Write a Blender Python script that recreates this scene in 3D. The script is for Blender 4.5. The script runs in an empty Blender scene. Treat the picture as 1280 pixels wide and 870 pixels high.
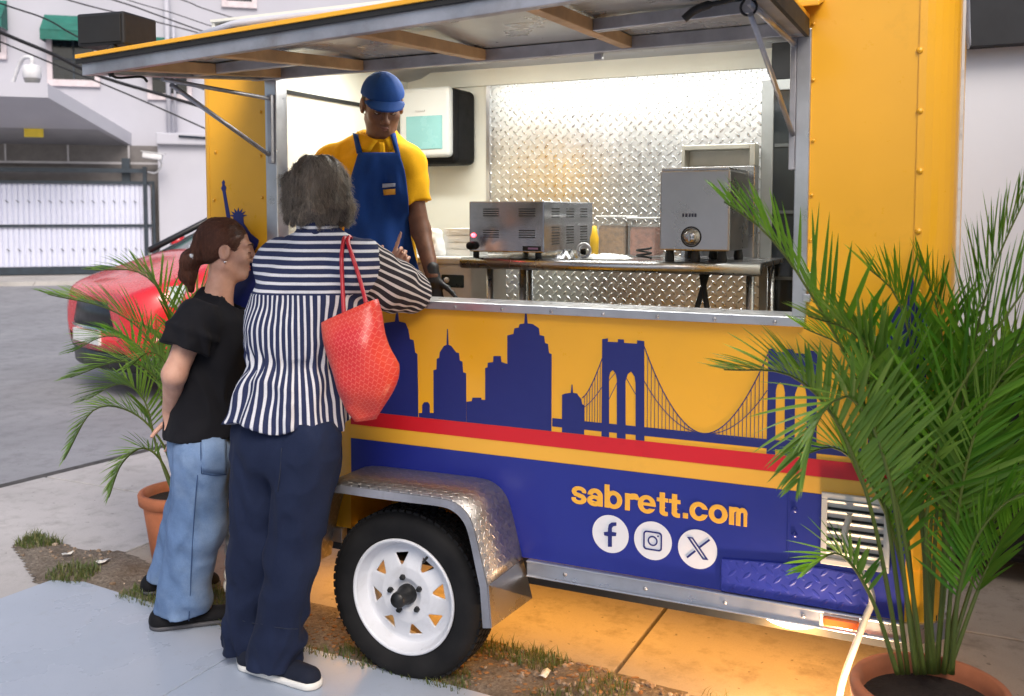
import bpy, bmesh, math, random
import numpy as np
from mathutils import Vector, Matrix
random.seed(7); rng = np.random.default_rng(7)
scene = bpy.context.scene
COL = scene.collection
R = math.radians

# ---------------------------------------------------------------- camera
F_PX, PPX, PPY = 1210.0, 640.0, 345.0        # focal length and optical centre, in pixels of the 1280x870 photograph
HOR, XV = 267.0, -1900.0                     # horizon row, vanishing point of the trailer's long side
PITCH = math.atan((PPY - HOR) / F_PX)
AZ = math.atan((PPX - XV) * math.cos(PITCH) / F_PX)
FW = np.array([-math.cos(AZ) * math.cos(PITCH), math.sin(AZ) * math.cos(PITCH), -math.sin(PITCH)])
RT = np.array([math.sin(AZ), math.cos(AZ), 0.0])
UP = np.cross(RT, FW)
CAM = np.array([1.642, -2.746, 1.5])
def ray(px, py): return FW + RT * (px - PPX) / F_PX - UP * (py - PPY) / F_PX
def G(px, py, z=0.0):
    d = ray(px, py); return CAM + d * (z - CAM[2]) / d[2]
def Y(px, py, y=0.0):
    d = ray(px, py); return CAM + d * (y - CAM[1]) / d[1]
def X(px, py, x=0.0):
    d = ray(px, py); return CAM + d * (x - CAM[0]) / d[0]
def D(px, py, t): return CAM + ray(px, py) * t

cam_data = bpy.data.cameras.new('camera')
cam = bpy.data.objects.new('camera', cam_data); COL.objects.link(cam)
m3 = Matrix((RT.tolist(), UP.tolist(), (-FW).tolist())).transposed()
cam.matrix_world = Matrix.Translation(CAM.tolist()) @ m3.to_4x4()
cam_data.sensor_width = 36.0
cam_data.lens = F_PX / 1280.0 * 36.0
cam_data.shift_y = -(435.0 - PPY) / 1280.0
cam_data.clip_start = 0.05; cam_data.clip_end = 500.0
cam_data.dof.use_dof = True; cam_data.dof.focus_distance = 3.2; cam_data.dof.aperture_fstop = 4.5
scene.camera = cam

# ---------------------------------------------------------------- world, sun, exposure
w = bpy.data.worlds.new('World'); scene.world = w; w.use_nodes = True
nt = w.node_tree; nt.nodes.clear()
sky = nt.nodes.new('ShaderNodeTexSky'); sky.sky_type = 'NISHITA'; sky.sun_disc = False
SUN_EL, SUN_AZ = R(44), R(138)               # direction the light comes from (azimuth from +y, clockwise)
sky.sun_elevation = SUN_EL; sky.sun_rotation = SUN_AZ; sky.air_density = 1.0; sky.dust_density = 4.0; sky.ozone_density = 1.0
bg = nt.nodes.new('ShaderNodeBackground'); bg.inputs[1].default_value = 0.115
wo = nt.nodes.new('ShaderNodeOutputWorld')
nt.links.new(sky.outputs[0], bg.inputs[0]); nt.links.new(bg.outputs[0], wo.inputs[0])
sl = bpy.data.lights.new('sun', 'SUN'); sl.energy = 1.0; sl.angle = R(28); sl.color = (1.0, 0.95, 0.88)
so = bpy.data.objects.new('sun', sl); COL.objects.link(so)
sdir = Vector((math.sin(SUN_AZ) * math.cos(SUN_EL), math.cos(SUN_AZ) * math.cos(SUN_EL), math.sin(SUN_EL)))
so.rotation_euler = (-sdir).to_track_quat('-Z', 'Y').to_euler(); so.location = (0, -4, 9)
scene.view_settings.view_transform = 'Standard'; scene.view_settings.look = 'None'
scene.view_settings.gamma = 1.0; scene.view_settings.exposure = 0.80
scene.view_settings.use_curve_mapping = False
scene.cycles.use_denoising = True
scene.cycles.max_bounces = 8; scene.cycles.diffuse_bounces = 4; scene.cycles.sample_clamp_indirect = 6.0

# ---------------------------------------------------------------- materials
def lin(r, g, b):
    f = lambda c: (c / 255 / 12.92) if c <= 10 else ((c / 255 + 0.055) / 1.055) ** 2.4
    return (f(r), f(g), f(b))
class N:                                       # tiny node-graph helper
    def __init__(s, name):
        s.m = bpy.data.materials.new(name); s.m.use_nodes = True
        s.t = s.m.node_tree; s.n = s.t.nodes; s.b = s.n['Principled BSDF']
    def node(s, kind, **kw):
        k = s.n.new('ShaderNode' + kind)
        for a, v in kw.items(): setattr(k, a, v)
        return k
    def link(s, a, b): s.t.links.new(a, b)
    def setv(s, sock, v):
        if hasattr(v, 'is_output') or isinstance(v, bpy.types.NodeSocket): s.link(v, sock)
        else: sock.default_value = v
    def math(s, op, a, b=None, c=None, clamp=False):
        k = s.node('Math', operation=op); k.use_clamp = clamp
        s.setv(k.inputs[0], a)
        if b is not None: s.setv(k.inputs[1], b)
        if c is not None: s.setv(k.inputs[2], c)
        return k.outputs[0]
    def coord(s, kind='Object'): return s.node('TexCoord').outputs[kind]
    def noise(s, scale, detail=4, rough=0.55, vec=None, dist=0.0):
        k = s.node('TexNoise'); k.inputs['Scale'].default_value = scale; k.inputs['Detail'].default_value = detail
        k.inputs['Roughness'].default_value = rough; k.inputs['Distortion'].default_value = dist
        s.link(vec if vec is not None else s.coord(), k.inputs['Vector']); return k.outputs[0]
    def mapr(s, v, a, b, c, d):
        k = s.node('MapRange'); s.setv(k.inputs[0], v)
        for i, q in enumerate((a, b, c, d)): k.inputs[i + 1].default_value = q
        return k.outputs[0]
    def mix(s, f, a, b):
        k = s.node('Mix', data_type='RGBA'); s.setv(k.inputs[0], f)
        for sock, v in ((k.inputs[6], a), (k.inputs[7], b)):
            if isinstance(v, tuple): sock.default_value = (*v[:3], 1)
            else: s.link(v, sock)
        return k.outputs[2]
    def bump(s, h, strength=0.3, dist=0.01, normal=None):
        k = s.node('Bump'); k.inputs['Strength'].default_value = strength; k.inputs['Distance'].default_value = dist
        s.link(h, k.inputs['Height'])
        if normal is not None: s.link(normal, k.inputs['Normal'])
        s.link(k.outputs[0], s.b.inputs['Normal']); return k.outputs[0]
    def set(s, color=None, rough=None, metal=None, spec=None, **kw):
        if color is not None:
            if isinstance(color, tuple): s.b.inputs['Base Color'].default_value = (*color[:3], 1)
            else: s.link(color, s.b.inputs['Base Color'])
        if rough is not None: s.setv(s.b.inputs['Roughness'], rough)
        if metal is not None: s.b.inputs['Metallic'].default_value = metal
        if spec is not None: s.b.inputs['Specular IOR Level'].default_value = spec
        for k, v in kw.items(): s.b.inputs[k].default_value = v
        return s.m
def scol(c, k): return tuple(min(1.0, x * k) for x in c[:3])
MATS = {}
def M(name, color=None, rough=0.5, metal=0.0, var=0.12, vscale=6.0, bump=0.0, bscale=40.0, bdist=0.004, spec=0.5, dirt=None, dscale=3.0, damt=0.5, coat=0.0):
    """plain surface: base colour with noise variation, roughness breakup, fine bump, optional dirt tint"""
    if name in MATS: return MATS[name]
    g = N(name); n = g.noise(vscale, 5, 0.6)
    c = g.mix(g.mapr(n, 0.3, 0.7, 0, 1), scol(color, 1 - var), scol(color, 1 + var))
    if dirt is not None:
        d = g.noise(dscale, 8, 0.65, dist=0.4)
        c = g.mix(g.mapr(d, 0.52, 0.72, 0, damt), c, dirt)
    g.set(c, g.mapr(g.noise(vscale * 2.3, 4), 0.3, 0.7, max(0.02, rough - 0.08), min(1, rough + 0.08)), metal, spec)
    if coat: g.b.inputs['Coat Weight'].default_value = coat; g.b.inputs['Coat Roughness'].default_value = 0.08
    if bump: g.bump(g.noise(bscale, 6, 0.6), bump, bdist)
    MATS[name] = g.m; return g.m
def EMIT(name, color, strength):
    if name in MATS: return MATS[name]
    g = N(name); g.set((0.8, 0.8, 0.8), 0.4)
    g.b.inputs['Emission Color'].default_value = (*color, 1); g.b.inputs['Emission Strength'].default_value = strength
    MATS[name] = g.m; return g.m
def DIAMOND(name, color, size, axes='xz', metal=1.0, rough=0.25, strength=0.6, attr=None, dist=0.003, tint=None, paint=0.0):
    """tread plate: raised lozenges alternating in direction, real pitch 'size' in metres"""
    if name in MATS: return MATS[name]
    g = N(name)
    if attr:
        a = g.node('Attribute'); a.attribute_name = attr; sp = g.node('SeparateXYZ'); g.link(a.outputs['Vector'], sp.inputs[0])
        u0, v0 = sp.outputs[0], sp.outputs[1]
    else:
        sp = g.node('SeparateXYZ'); g.link(g.coord(), sp.inputs[0]); ix = 'xyz'
        u0, v0 = sp.outputs[ix.index(axes[0])], sp.outputs[ix.index(axes[1])]
    k = 0.7071 / size
    u = g.math('MULTIPLY', g.math('ADD', u0, v0), k); v = g.math('MULTIPLY', g.math('SUBTRACT', u0, v0), k)
    fu = g.math('SUBTRACT', g.math('FRACT', u), 0.5); fv = g.math('SUBTRACT', g.math('FRACT', v), 0.5)
    par = g.math('FLOORED_MODULO', g.math('ADD', g.math('FLOOR', u), g.math('FLOOR', v)), 2.0)
    dif = g.math('MULTIPLY', g.math('SUBTRACT', fv, fu), par)
    a = g.math('ADD', fu, dif); b = g.math('SUBTRACT', fv, dif)
    e = g.math('ADD', g.math('POWER', g.math('ABSOLUTE', g.math('DIVIDE', a, 0.52)), 2.0), g.math('POWER', g.math('ABSOLUTE', g.math('DIVIDE', b, 0.17)), 2.0))
    h = g.mapr(e, 0.35, 1.0, 1.0, 0.0)
    n = g.noise(5, 5); fine = g.noise(60, 3)
    c = g.mix(g.mapr(n, 0.3, 0.7, 0, 1), scol(color, 0.85), scol(color, 1.1))
    if not paint: c = g.mix(g.math('MULTIPLY', h, 0.55), c, scol(color, 1.35))
    g.set(c, g.math('SUBTRACT', g.mapr(fine, 0.3, 0.7, rough - 0.06, rough + 0.08), g.math('MULTIPLY', h, 0.08)), metal)
    g.bump(h, strength, dist)
    if paint: g.b.inputs['Coat Weight'].default_value = paint
    MATS[name] = g.m; return g.m

# ---------------------------------------------------------------- object helpers
def link(o, parent=None):
    COL.objects.link(o)
    if parent is not None: o.parent = parent
    return o
def tag(o, label=None, cat=None, group=None, kind=None):
    if label: o['label'] = label
    if cat: o['category'] = cat
    if group: o['group'] = group
    if kind: o['kind'] = kind
    return o
def thing(name, loc, label, cat, group=None, rz=0.0):
    o = bpy.data.objects.new(name, None); o.empty_display_size = 0.1; link(o)
    o.location = tuple(float(v) for v in loc); o.rotation_euler = (0, 0, rz)
    return tag(o, label, cat, group)
def world_offset(parent):
    off = np.zeros(3); p = parent
    while p is not None: off = off + np.array(p.location); p = p.parent
    return off
class MB:
    """collects geometry for ONE mesh object"""
    def __init__(s): s.v = []; s.f = []; s.sm = []
    def add(s, vs, fs, smooth=False):
        o = len(s.v); s.v += [tuple(float(c) for c in p) for p in vs]
        s.f += [tuple(i + o for i in f) for f in fs]; s.sm += [smooth] * len(fs); return s
    def box(s, lo, hi, M4=None):
        x0, y0, z0 = lo; x1, y1, z1 = hi
        vs = [(x0, y0, z0), (x1, y0, z0), (x1, y1, z0), (x0, y1, z0), (x0, y0, z1), (x1, y0, z1), (x1, y1, z1), (x0, y1, z1)]
        if M4 is not None: vs = [tuple(M4 @ Vector(p)) for p in vs]
        return s.add(vs, [(0, 3, 2, 1), (4, 5, 6, 7), (0, 1, 5, 4), (1, 2, 6, 5), (2, 3, 7, 6), (3, 0, 4, 7)])
    def tube(s, pts, r, n=8, caps=True, smooth=True):
        pts = [np.array(p, float) for p in pts]; rr = r if hasattr(r, '__len__') else [r] * len(pts)
        vs = []; up = None
        for i, p in enumerate(pts):
            d = pts[min(i + 1, len(pts) - 1)] - pts[max(i - 1, 0)]; d = d / (np.linalg.norm(d) + 1e-9)
            if up is None: up = np.array([0, 0, 1.0]) if abs(d[2]) < 0.9 else np.array([1.0, 0, 0])
            a = np.cross(d, up); a /= np.linalg.norm(a) + 1e-9; b = np.cross(a, d); up = b
            for k in range(n):
                t = 2 * math.pi * k / n; vs.append(p + (a * math.cos(t) + b * math.sin(t)) * rr[i])
        fs = []
        for i in range(len(pts) - 1):
            for k in range(n): fs.append((i * n + k, i * n + (k + 1) % n, (i + 1) * n + (k + 1) % n, (i + 1) * n + k))
        s.add(vs, fs, smooth)
        if caps:
            o = len(s.v) - len(vs); s.f += [tuple(o + k for k in range(n))[::-1], tuple(o + (len(pts) - 1) * n + k for k in range(n))]; s.sm += [False, False]
        return s
    def bar(s, p, q, wdt, hgt, up=(0, 0, 1)):
        p = np.array(p, float); q = np.array(q, float); d = (q - p) / np.linalg.norm(q - p)
        a = np.cross(d, np.array(up, float)); a /= np.linalg.norm(a); b = np.cross(a, d)
        vs = []
        for e in (p, q):
            for sa, sb in ((-1, -1), (1, -1), (1, 1), (-1, 1)): vs.append(e + a * sa * wdt / 2 + b * sb * hgt / 2)
        return s.add(vs, [(3, 2, 1, 0), (4, 5, 6, 7), (0, 1, 5, 4), (1, 2, 6, 5), (2, 3, 7, 6), (3, 0, 4, 7)])
    def lathe(s, prof, c=(0, 0, 0), axis='z', n=32, smooth=True, close=False):
        vs = []; c = np.array(c, float)
        for r, h in prof:
            for k in range(n):
                t = 2 * math.pi * k / n; a, b = r * math.cos(t), r * math.sin(t)
                vs.append(c + (np.array([a, b, h]) if axis == 'z' else np.array([a, h, -b]) if axis == 'y' else np.array([h, a, b])))
        fs = []; L = len(prof)
        for i in range(L if close else L - 1):
            j = (i + 1) % L
            for k in range(n): fs.append((i * n + k, i * n + (k + 1) % n, j * n + (k + 1) % n, j * n + k))
        return s.add(vs, fs, smooth)
    def disc(s, c, r, axis='y', n=24, flip=False):
        vs = []
        for k in range(n):
            t = 2 * math.pi * k / n; a, b = r * math.cos(t), r * math.sin(t)
            vs.append(np.array(c) + (np.array([a, 0, b]) if axis == 'y' else np.array([a, b, 0]) if axis == 'z' else np.array([0, a, b])))
        return s.add(vs, [tuple(range(n))[::-1] if flip else tuple(range(n))])
    def prism(s, poly, y0, y1, place=None):
        """polygon in (x,z) extruded from y0 to y1 (place maps (x,y,z) elsewhere)"""
        n = len(poly); ar = sum(poly[i][0] * poly[(i + 1) % n][1] - poly[(i + 1) % n][0] * poly[i][1] for i in range(n))
        if ar < 0: poly = poly[::-1]
        vs = [(p[0], y0, p[1]) for p in poly] + [(p[0], y1, p[1]) for p in poly]
        if place: vs = [place(*p) for p in vs]
        return s.add(vs, [tuple(range(n)), tuple(range(n, 2 * n))[::-1]] + [(i, i + n, (i + 1) % n + n, (i + 1) % n) for i in range(n)])
    def build(s, name, mat, parent=None, bevel=0.0, local=True, fix=True, smooth=None, seg=2, attrs=None):
        off = world_offset(parent) if (parent is not None and local) else np.zeros(3)
        me = bpy.data.meshes.new(name); v = np.array(s.v) - off
        me.from_pydata(v.tolist(), [], s.f)
        if fix:
            bm = bmesh.new(); bm.from_mesh(me); bmesh.ops.recalc_face_normals(bm, faces=bm.faces); bm.to_mesh(me); bm.free()
        me.polygons.foreach_set('use_smooth', s.sm if smooth is None else [smooth] * len(s.f))
        for m_ in (mat if isinstance(mat, (list, tuple)) else [mat]): me.materials.append(m_)
        if attrs:
            for k, val in attrs.items():
                at = me.attributes.new(k, 'FLOAT_VECTOR', 'POINT'); at.data.foreach_set('vector', np.array(val, float).ravel())
        o = link(bpy.data.objects.new(name, me), parent)
        if bevel:
            b = o.modifiers.new('bevel', 'BEVEL'); b.width = bevel; b.segments = seg; b.limit_method = 'ANGLE'; b.angle_limit = R(40); b.harden_normals = False
        return o
def copy_tree(o, parent=None):
    c = o.copy(); link(c, parent)
    for ch in list(o.children): copy_tree(ch, c)
    return c
def smooth_path(pts, n=8):
    """Catmull-Rom through pts"""
    P_ = [np.array(p, float) for p in pts]; P_ = [2 * P_[0] - P_[1]] + P_ + [2 * P_[-1] - P_[-2]]; out = []
    for i in range(1, len(P_) - 2):
        for k in range(n):
            t = k / n; a, b, c, d = P_[i - 1:i + 3]
            out.append(0.5 * (2 * b + (c - a) * t + (2 * a - 5 * b + 4 * c - d) * t * t + (-a + 3 * b - 3 * c + d) * t ** 3))
    out.append(P_[-2]); return out

# ---------------------------------------------------------------- implicit-surface sculpting (for bodies, cloth, hair, rims)
_tab = rng.random((32, 32, 32)).astype(np.float32)
def vnoise(P_):
    f = np.floor(P_); q = (P_ - f).astype(np.float32); i = f.astype(np.int64) & 31; j = (i + 1) & 31
    q = q * q * (3 - 2 * q); r = 0
    for a in (0, 1):
        for b in (0, 1):
            for c in (0, 1):
                wgt = (q[:, 0] if a else 1 - q[:, 0]) * (q[:, 1] if b else 1 - q[:, 1]) * (q[:, 2] if c else 1 - q[:, 2])
                r = r + wgt * _tab[(j if a else i)[:, 0], (j if b else i)[:, 1], (j if c else i)[:, 2]]
    return r * 2 - 1
def rc(P_, a, b, ra, rb, flat=None, k=1.0):
    a = np.asarray(a, np.float32); b = np.asarray(b, np.float32); ba = b - a
    q = P_ - a; h = np.clip(q @ ba / (ba @ ba + 1e-9), 0, 1)
    q = q - h[:, None] * ba
    if flat is not None:
        n_ = np.asarray(flat, np.float32); q = q + (q @ n_)[:, None] * n_ * (1 / k - 1)
    return np.sqrt((q * q).sum(1)) - (ra + (rb - ra) * h)
def ell(P_, c, r, B=None):
    q = P_ - np.asarray(c, np.float32)
    if B is not None: q = q @ np.asarray(B, np.float32).T
    r = np.asarray(r, np.float32); a = np.sqrt(((q / r) ** 2).sum(1)); b = np.sqrt(((q / (r * r)) ** 2).sum(1))
    return a * (a - 1) / (b + 1e-6)
def smin(a, b, k):
    h = np.clip(0.5 + 0.5 * (b - a) / k, 0, 1); return b * (1 - h) + a * h - k * h * (1 - h)
def smax(a, b, k): return -smin(-a, -b, k)
def chain(P_, pts, rad, k=0.02, flat=None, fk=1.0):
    d = None
    for i in range(len(pts) - 1):
        e = rc(P_, pts[i], pts[i + 1], rad[i], rad[i + 1], flat, fk); d = e if d is None else smin(d, e, k)
    return d
def sculpt(fn, lo, hi, h):
    lo = np.array(lo, np.float32); hi = np.array(hi, np.float32)
    nb = np.ceil((hi - lo) / (4 * h)).astype(int) + 1; B = 4
    gx = [lo[i] + (np.arange(nb[i]) * B + 1.5) * h for i in range(3)]
    C = np.stack(np.meshgrid(*gx, indexing='ij'), -1).reshape(-1, 3).astype(np.float32)
    dc = fn(C).reshape(nb).astype(np.float32); act = np.abs(dc) < 4 * h * 1.6
    up = lambda a: a.repeat(B, 0).repeat(B, 1).repeat(B, 2)
    d = up(dc); mk = up(act); ii = np.argwhere(mk)
    Pf = (lo + ii * h).astype(np.float32); val = np.empty(len(Pf), np.float32)
    for s in range(0, len(Pf), 400000): val[s:s + 400000] = fn(Pf[s:s + 400000])
    d[mk] = val; n = d.shape; neg = d < 0
    cnt = np.zeros([k - 1 for k in n], np.int8); sl = lambda a, o: a[o[0]:n[0] - 1 + o[0], o[1]:n[1] - 1 + o[1], o[2]:n[2] - 1 + o[2]]
    corners = [(a, b, c) for a in (0, 1) for b in (0, 1) for c in (0, 1)]
    for o in corners: cnt += sl(neg, o)
    cells = np.argwhere((cnt > 0) & (cnt < 8)); idx = np.full(cnt.shape, -1, np.int64); idx[tuple(cells.T)] = np.arange(len(cells))
    cv = {o: d[cells[:, 0] + o[0], cells[:, 1] + o[1], cells[:, 2] + o[2]] for o in corners}
    acc = np.zeros((len(cells), 3)); num = np.zeros(len(cells))
    for o in corners:
        for ax in range(3):
            if o[ax]: continue
            o2 = list(o); o2[ax] = 1; o2 = tuple(o2); a, b = cv[o], cv[o2]; cr = (a < 0) != (b < 0)
            t = np.where(cr, a / np.where(cr, a - b, 1), 0); p = np.tile(np.array(o, float), (len(cells), 1)); p[:, ax] = t
            acc += p * cr[:, None]; num += cr
    V = lo + (cells + acc / num[:, None]) * h
    Fs = []
    for ax in range(3):
        u, v = (ax + 1) % 3, (ax + 2) % 3
        s0 = [slice(1, k - 1) for k in n]; s1 = list(s0); s0[ax] = slice(0, n[ax] - 1); s1[ax] = slice(1, n[ax])
        A = neg[tuple(s0)]; Bn = neg[tuple(s1)]; e = np.argwhere(A != Bn); fl = A[tuple(e.T)]
        base = e.copy(); base[:, u] += 1; base[:, v] += 1
        q = []
        for du, dv in ((-1, -1), (0, -1), (0, 0), (-1, 0)):
            c = base.copy(); c[:, u] += du; c[:, v] += dv; q.append(idx[tuple(c.T)])
        q = np.stack(q, 1); q[~fl] = q[~fl][:, ::-1]; Fs.append(q)
    Fq = np.concatenate(Fs); Fq = Fq[(Fq >= 0).all(1)]
    return V, Fq
def mesh_obj(name, V, Fq, mat, parent=None, smooth_iter=0, fattr=None, mats=None, fmat=None):
    off = world_offset(parent) if parent is not None else np.zeros(3)
    me = bpy.data.meshes.new(name); me.vertices.add(len(V)); me.vertices.foreach_set('co', (V - off).astype(np.float32).ravel())
    me.loops.add(len(Fq) * 4); me.loops.foreach_set('vertex_index', Fq.ravel().astype(np.int32))
    me.polygons.add(len(Fq)); me.polygons.foreach_set('loop_start', np.arange(0, len(Fq) * 4, 4, dtype=np.int32))
    me.polygons.foreach_set('use_smooth', np.ones(len(Fq), bool))
    for m_ in (mats or [mat]): me.materials.append(m_)
    if fmat is not None: me.polygons.foreach_set('material_index', fmat.astype(np.int32))
    if fattr:
        for k, val in fattr.items():
            at = me.attributes.new(k, 'FLOAT', 'POINT'); at.data.foreach_set('value', val.astype(np.float32))
    me.update(calc_edges=True); me.validate()
    o = link(bpy.data.objects.new(name, me), parent)
    if smooth_iter:
        s = o.modifiers.new('smooth', 'SMOOTH'); s.iterations = smooth_iter; s.factor = 0.5
    return o
# ================================================================ ground
def sheet(name, poly, z, mat, thick=0.0, parent=None, bevel=0.0):
    b = MB(); n = len(poly)
    ar = sum(poly[i][0] * poly[(i + 1) % n][1] - poly[(i + 1) % n][0] * poly[i][1] for i in range(n))
    if ar < 0: poly = poly[::-1]
    top = [(p[0], p[1], z) for p in poly]
    if thick:
        bot = [(p[0], p[1], z - thick) for p in poly]
        b.add(top + bot, [tuple(range(n))] + [(i, i + n, (i + 1) % n + n, (i + 1) % n) for i in range(n)])
    else: b.add(top, [tuple(range(n))])
    return b.build(name, mat, parent, bevel=bevel, fix=False)
def concrete(name, base, dark, stain=0.5, warm=None, cracks=True):
    g = N(name); big = g.noise(0.9, 6, 0.6); mid = g.noise(7, 7, 0.7); fine = g.noise(160, 3, 0.7)
    c = g.mix(g.mapr(big, 0.35, 0.65, 0, 1), scol(base, 0.86), scol(base, 1.1))
    c = g.mix(g.mapr(mid, 0.5, 0.75, 0, stain), c, dark)
    sp = g.noise(34, 2, 0.5); c = g.mix(g.mapr(sp, 0.69, 0.74, 0, 0.7), c, scol(dark, 0.45))
    c = g.mix(g.mapr(fine, 0.4, 0.62, 0, 0.22), c, scol(base, 0.6))
    if cracks:
        vo = g.node('TexVoronoi', feature='DISTANCE_TO_EDGE'); vo.inputs['Scale'].default_value = 0.55
        nv = g.node('TexNoise'); nv.inputs['Scale'].default_value = 4; g.link(g.coord(), nv.inputs['Vector'])
        ad = g.node('VectorMath', operation='MULTIPLY_ADD'); g.link(nv.outputs[1], ad.inputs[0]); ad.inputs[1].default_value = (0.25,) * 3; g.link(g.coord(), ad.inputs[2])
        g.link(ad.outputs[0], vo.inputs['Vector'])
        c = g.mix(g.mapr(vo.outputs[0], 0.0, 0.006, 0.6, 0), c, scol(dark, 0.3))
    g.set(c, g.mapr(mid, 0.3, 0.7, 0.6, 0.9), 0, 0.35)
    g.bump(g.math('ADD', g.math('MULTIPLY', fine, 0.4), mid), 0.35, 0.004); return g.m
m_asph = concrete('road_asphalt', (0.27, 0.27, 0.285), (0.17, 0.17, 0.18), 0.75, cracks=False)
m_conc = concrete('slab_concrete', (0.48, 0.455, 0.445), (0.25, 0.235, 0.22), 0.7, cracks=False)
m_paint = N('painted_pavement')
_b = m_paint.noise(1.3, 6, 0.6); _s = m_paint.noise(14, 7, 0.7); _f = m_paint.noise(120, 2)
_c = m_paint.mix(m_paint.mapr(_b, 0.35, 0.65, 0, 1), (0.32, 0.37, 0.46), (0.38, 0.43, 0.52))
_c = m_paint.mix(m_paint.mapr(_s, 0.58, 0.72, 0, 0.35), _c, (0.27, 0.29, 0.32))
_c = m_paint.mix(m_paint.mapr(_f, 0.70, 0.76, 0, 0.6), _c, (0.16, 0.16, 0.17))
m_paint.set(_c, m_paint.mapr(_b, 0.3, 0.7, 0.20, 0.42), 0, 0.5); m_paint.bump(m_paint.math('ADD', _s, m_paint.math('MULTIPLY', _f, 0.3)), 0.2, 0.003)
m_paint = m_paint.m
m_soil = N('soil'); _b = m_soil.noise(9, 8, 0.7); _f = m_soil.noise(70, 6, 0.75)
m_soil.set(m_soil.mix(m_soil.mapr(_f, 0.35, 0.65, 0, 1), m_soil.mix(m_soil.mapr(_b, 0.35, 0.65, 0, 1), (0.23, 0.18, 0.14), (0.42, 0.36, 0.30)), (0.15, 0.12, 0.09)), 0.95, 0, 0.2)
m_soil.bump(m_soil.math('ADD', _b, _f), 0.9, 0.02); m_soil = m_soil.m

tag(sheet('ground', [(-90, -60), (70, -60), (70, 90), (-90, 90)], -0.03, m_asph), kind='structure')
# near driveway slabs beside and below the trailer, cut by joints
drive = bpy.data.objects.new('driveway', None); link(drive); tag(drive, kind='structure')
m_conc2 = concrete('stained_shaded_concrete', (0.36, 0.31, 0.26), (0.15, 0.125, 0.10), 0.8, cracks=False)  # brown dirt, its colour also darkened to stand in for shade below the trailer
jx = [-3.14, -1.72, 0.62, 2.3, 5.0]; jy = [-0.55, 1.02, 2.9, 5.5, 9.0]
for i in range(4):
    for j in range(4):
        x0, x1, y0, y1 = jx[i] + 0.007, jx[i + 1] - 0.007, jy[j] + 0.007, jy[j + 1] - 0.007
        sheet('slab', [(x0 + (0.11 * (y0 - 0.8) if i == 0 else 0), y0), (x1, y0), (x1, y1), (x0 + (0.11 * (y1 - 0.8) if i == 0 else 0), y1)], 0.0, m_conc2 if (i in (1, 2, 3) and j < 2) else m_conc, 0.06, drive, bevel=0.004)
tag(sheet('gutter', [(-3.42, -0.56), (-3.25, -0.56), (-2.20, 9.0), (-2.37, 9.0)], -0.020, M('gutter_dirt', (.055, .052, .05), .9, var=.4, vscale=20)), kind='structure')
# more concrete towards the street corner on the left, in front of the soil
for poly in ([(-7, -5.0), (-3.15, -5.0), (-3.30, -0.57), (-7, -0.57)], [(-3.13, -5.0), (-1.9, -5.0), (-1.9, -0.57), (-3.28, -0.57)]):
    sheet('slab', poly, 0.0, m_conc, 0.06, drive, bevel=0.004)
# painted blue-grey pavement the women stand on (panels with hairline joints)
pav = bpy.data.objects.new('pavement', None); link(pav); tag(pav, kind='structure')
e0, e1, e2, e3, e4 = (G(63, 729), G(106, 731), G(201, 761), G(400, 818), G(590, 868))
fl = G(0, 752); dl = (fl - e0) / np.linalg.norm(fl - e0)
PZ = 0.014
edge = [tuple(e0[:2]), tuple(e1[:2]), tuple(e2[:2]), tuple(e3[:2]), tuple(e4[:2]), (1.3, -0.20), (4.0, -0.26)]
far_l = tuple((e0 + dl * 4.5)[:2])
cut1 = -0.93
def lerp_edge(x):
    for a, b in zip(edge, edge[1:]):
        if a[0] <= x <= b[0]: return a[1] + (b[1] - a[1]) * (x - a[0]) / (b[0] - a[0])
    return edge[-1][1]
xs = [e0[0], -0.58, 1.25, 4.0]
for a, b in zip(xs, xs[1:]):
    top = [(a + 0.002, lerp_edge(a + 0.002))] + [p for p in edge if a + 0.004 < p[0] < b - 0.004] + [(b - 0.002, lerp_edge(b - 0.002))]
    if a == xs[0]: sheet('panel', [far_l] + top + [(b - 0.002, -5.5)], PZ, m_paint, 0.05, pav, bevel=0.003)
    else: sheet('panel', top + [(b - 0.002, -5.5), (a + 0.002, -5.5)], PZ, m_paint, 0.05, pav, bevel=0.003)
# soil strip (uneven) between pavement and slabs
soil_poly = [G(15, 683), G(45, 668), G(70, 676), G(100, 688), G(150, 690), G(172, 697), G(197, 712), G(250, 728), (-0.55, 0.21, 0), (0.1, 0.205, 0), G(740, 833), G(860, 868), (1.3, 0.11, 0), (2.4, 0.08, 0),
             (2.4, -0.27, 0), (1.3, -0.24, 0), e4 + np.array([0, -0.04, 0]), e3 + np.array([0, -0.04, 0]), e2 + np.array([0, -0.04, 0]), e1 + np.array([0, -0.04, 0]), e0 + np.array([-0.05, -0.03, 0]), G(35, 712)]
sp2 = [(p[0], p[1]) for p in soil_poly]
def inside(x, y, poly=sp2):
    c = False; n = len(poly); j = n - 1
    for i in range(n):
        if (poly[i][1] > y) != (poly[j][1] > y) and x < (poly[j][0] - poly[i][0]) * (y - poly[i][1]) / (poly[j][1] - poly[i][1]) + poly[i][0]: c = not c
        j = i
    return c
def edge_dist(x, y, poly=sp2):
    best = 9
    for a, b in zip(poly, poly[1:] + poly[:1]):
        a = np.array(a); b = np.array(b); t = np.clip(((x - a[0]) * (b[0] - a[0]) + (y - a[1]) * (b[1] - a[1])) / ((b - a) @ (b - a) + 1e-9), 0, 1)
        best = min(best, math.hypot(x - a[0] - t * (b[0] - a[0]), y - a[1] - t * (b[1] - a[1])))
    return best
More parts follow.
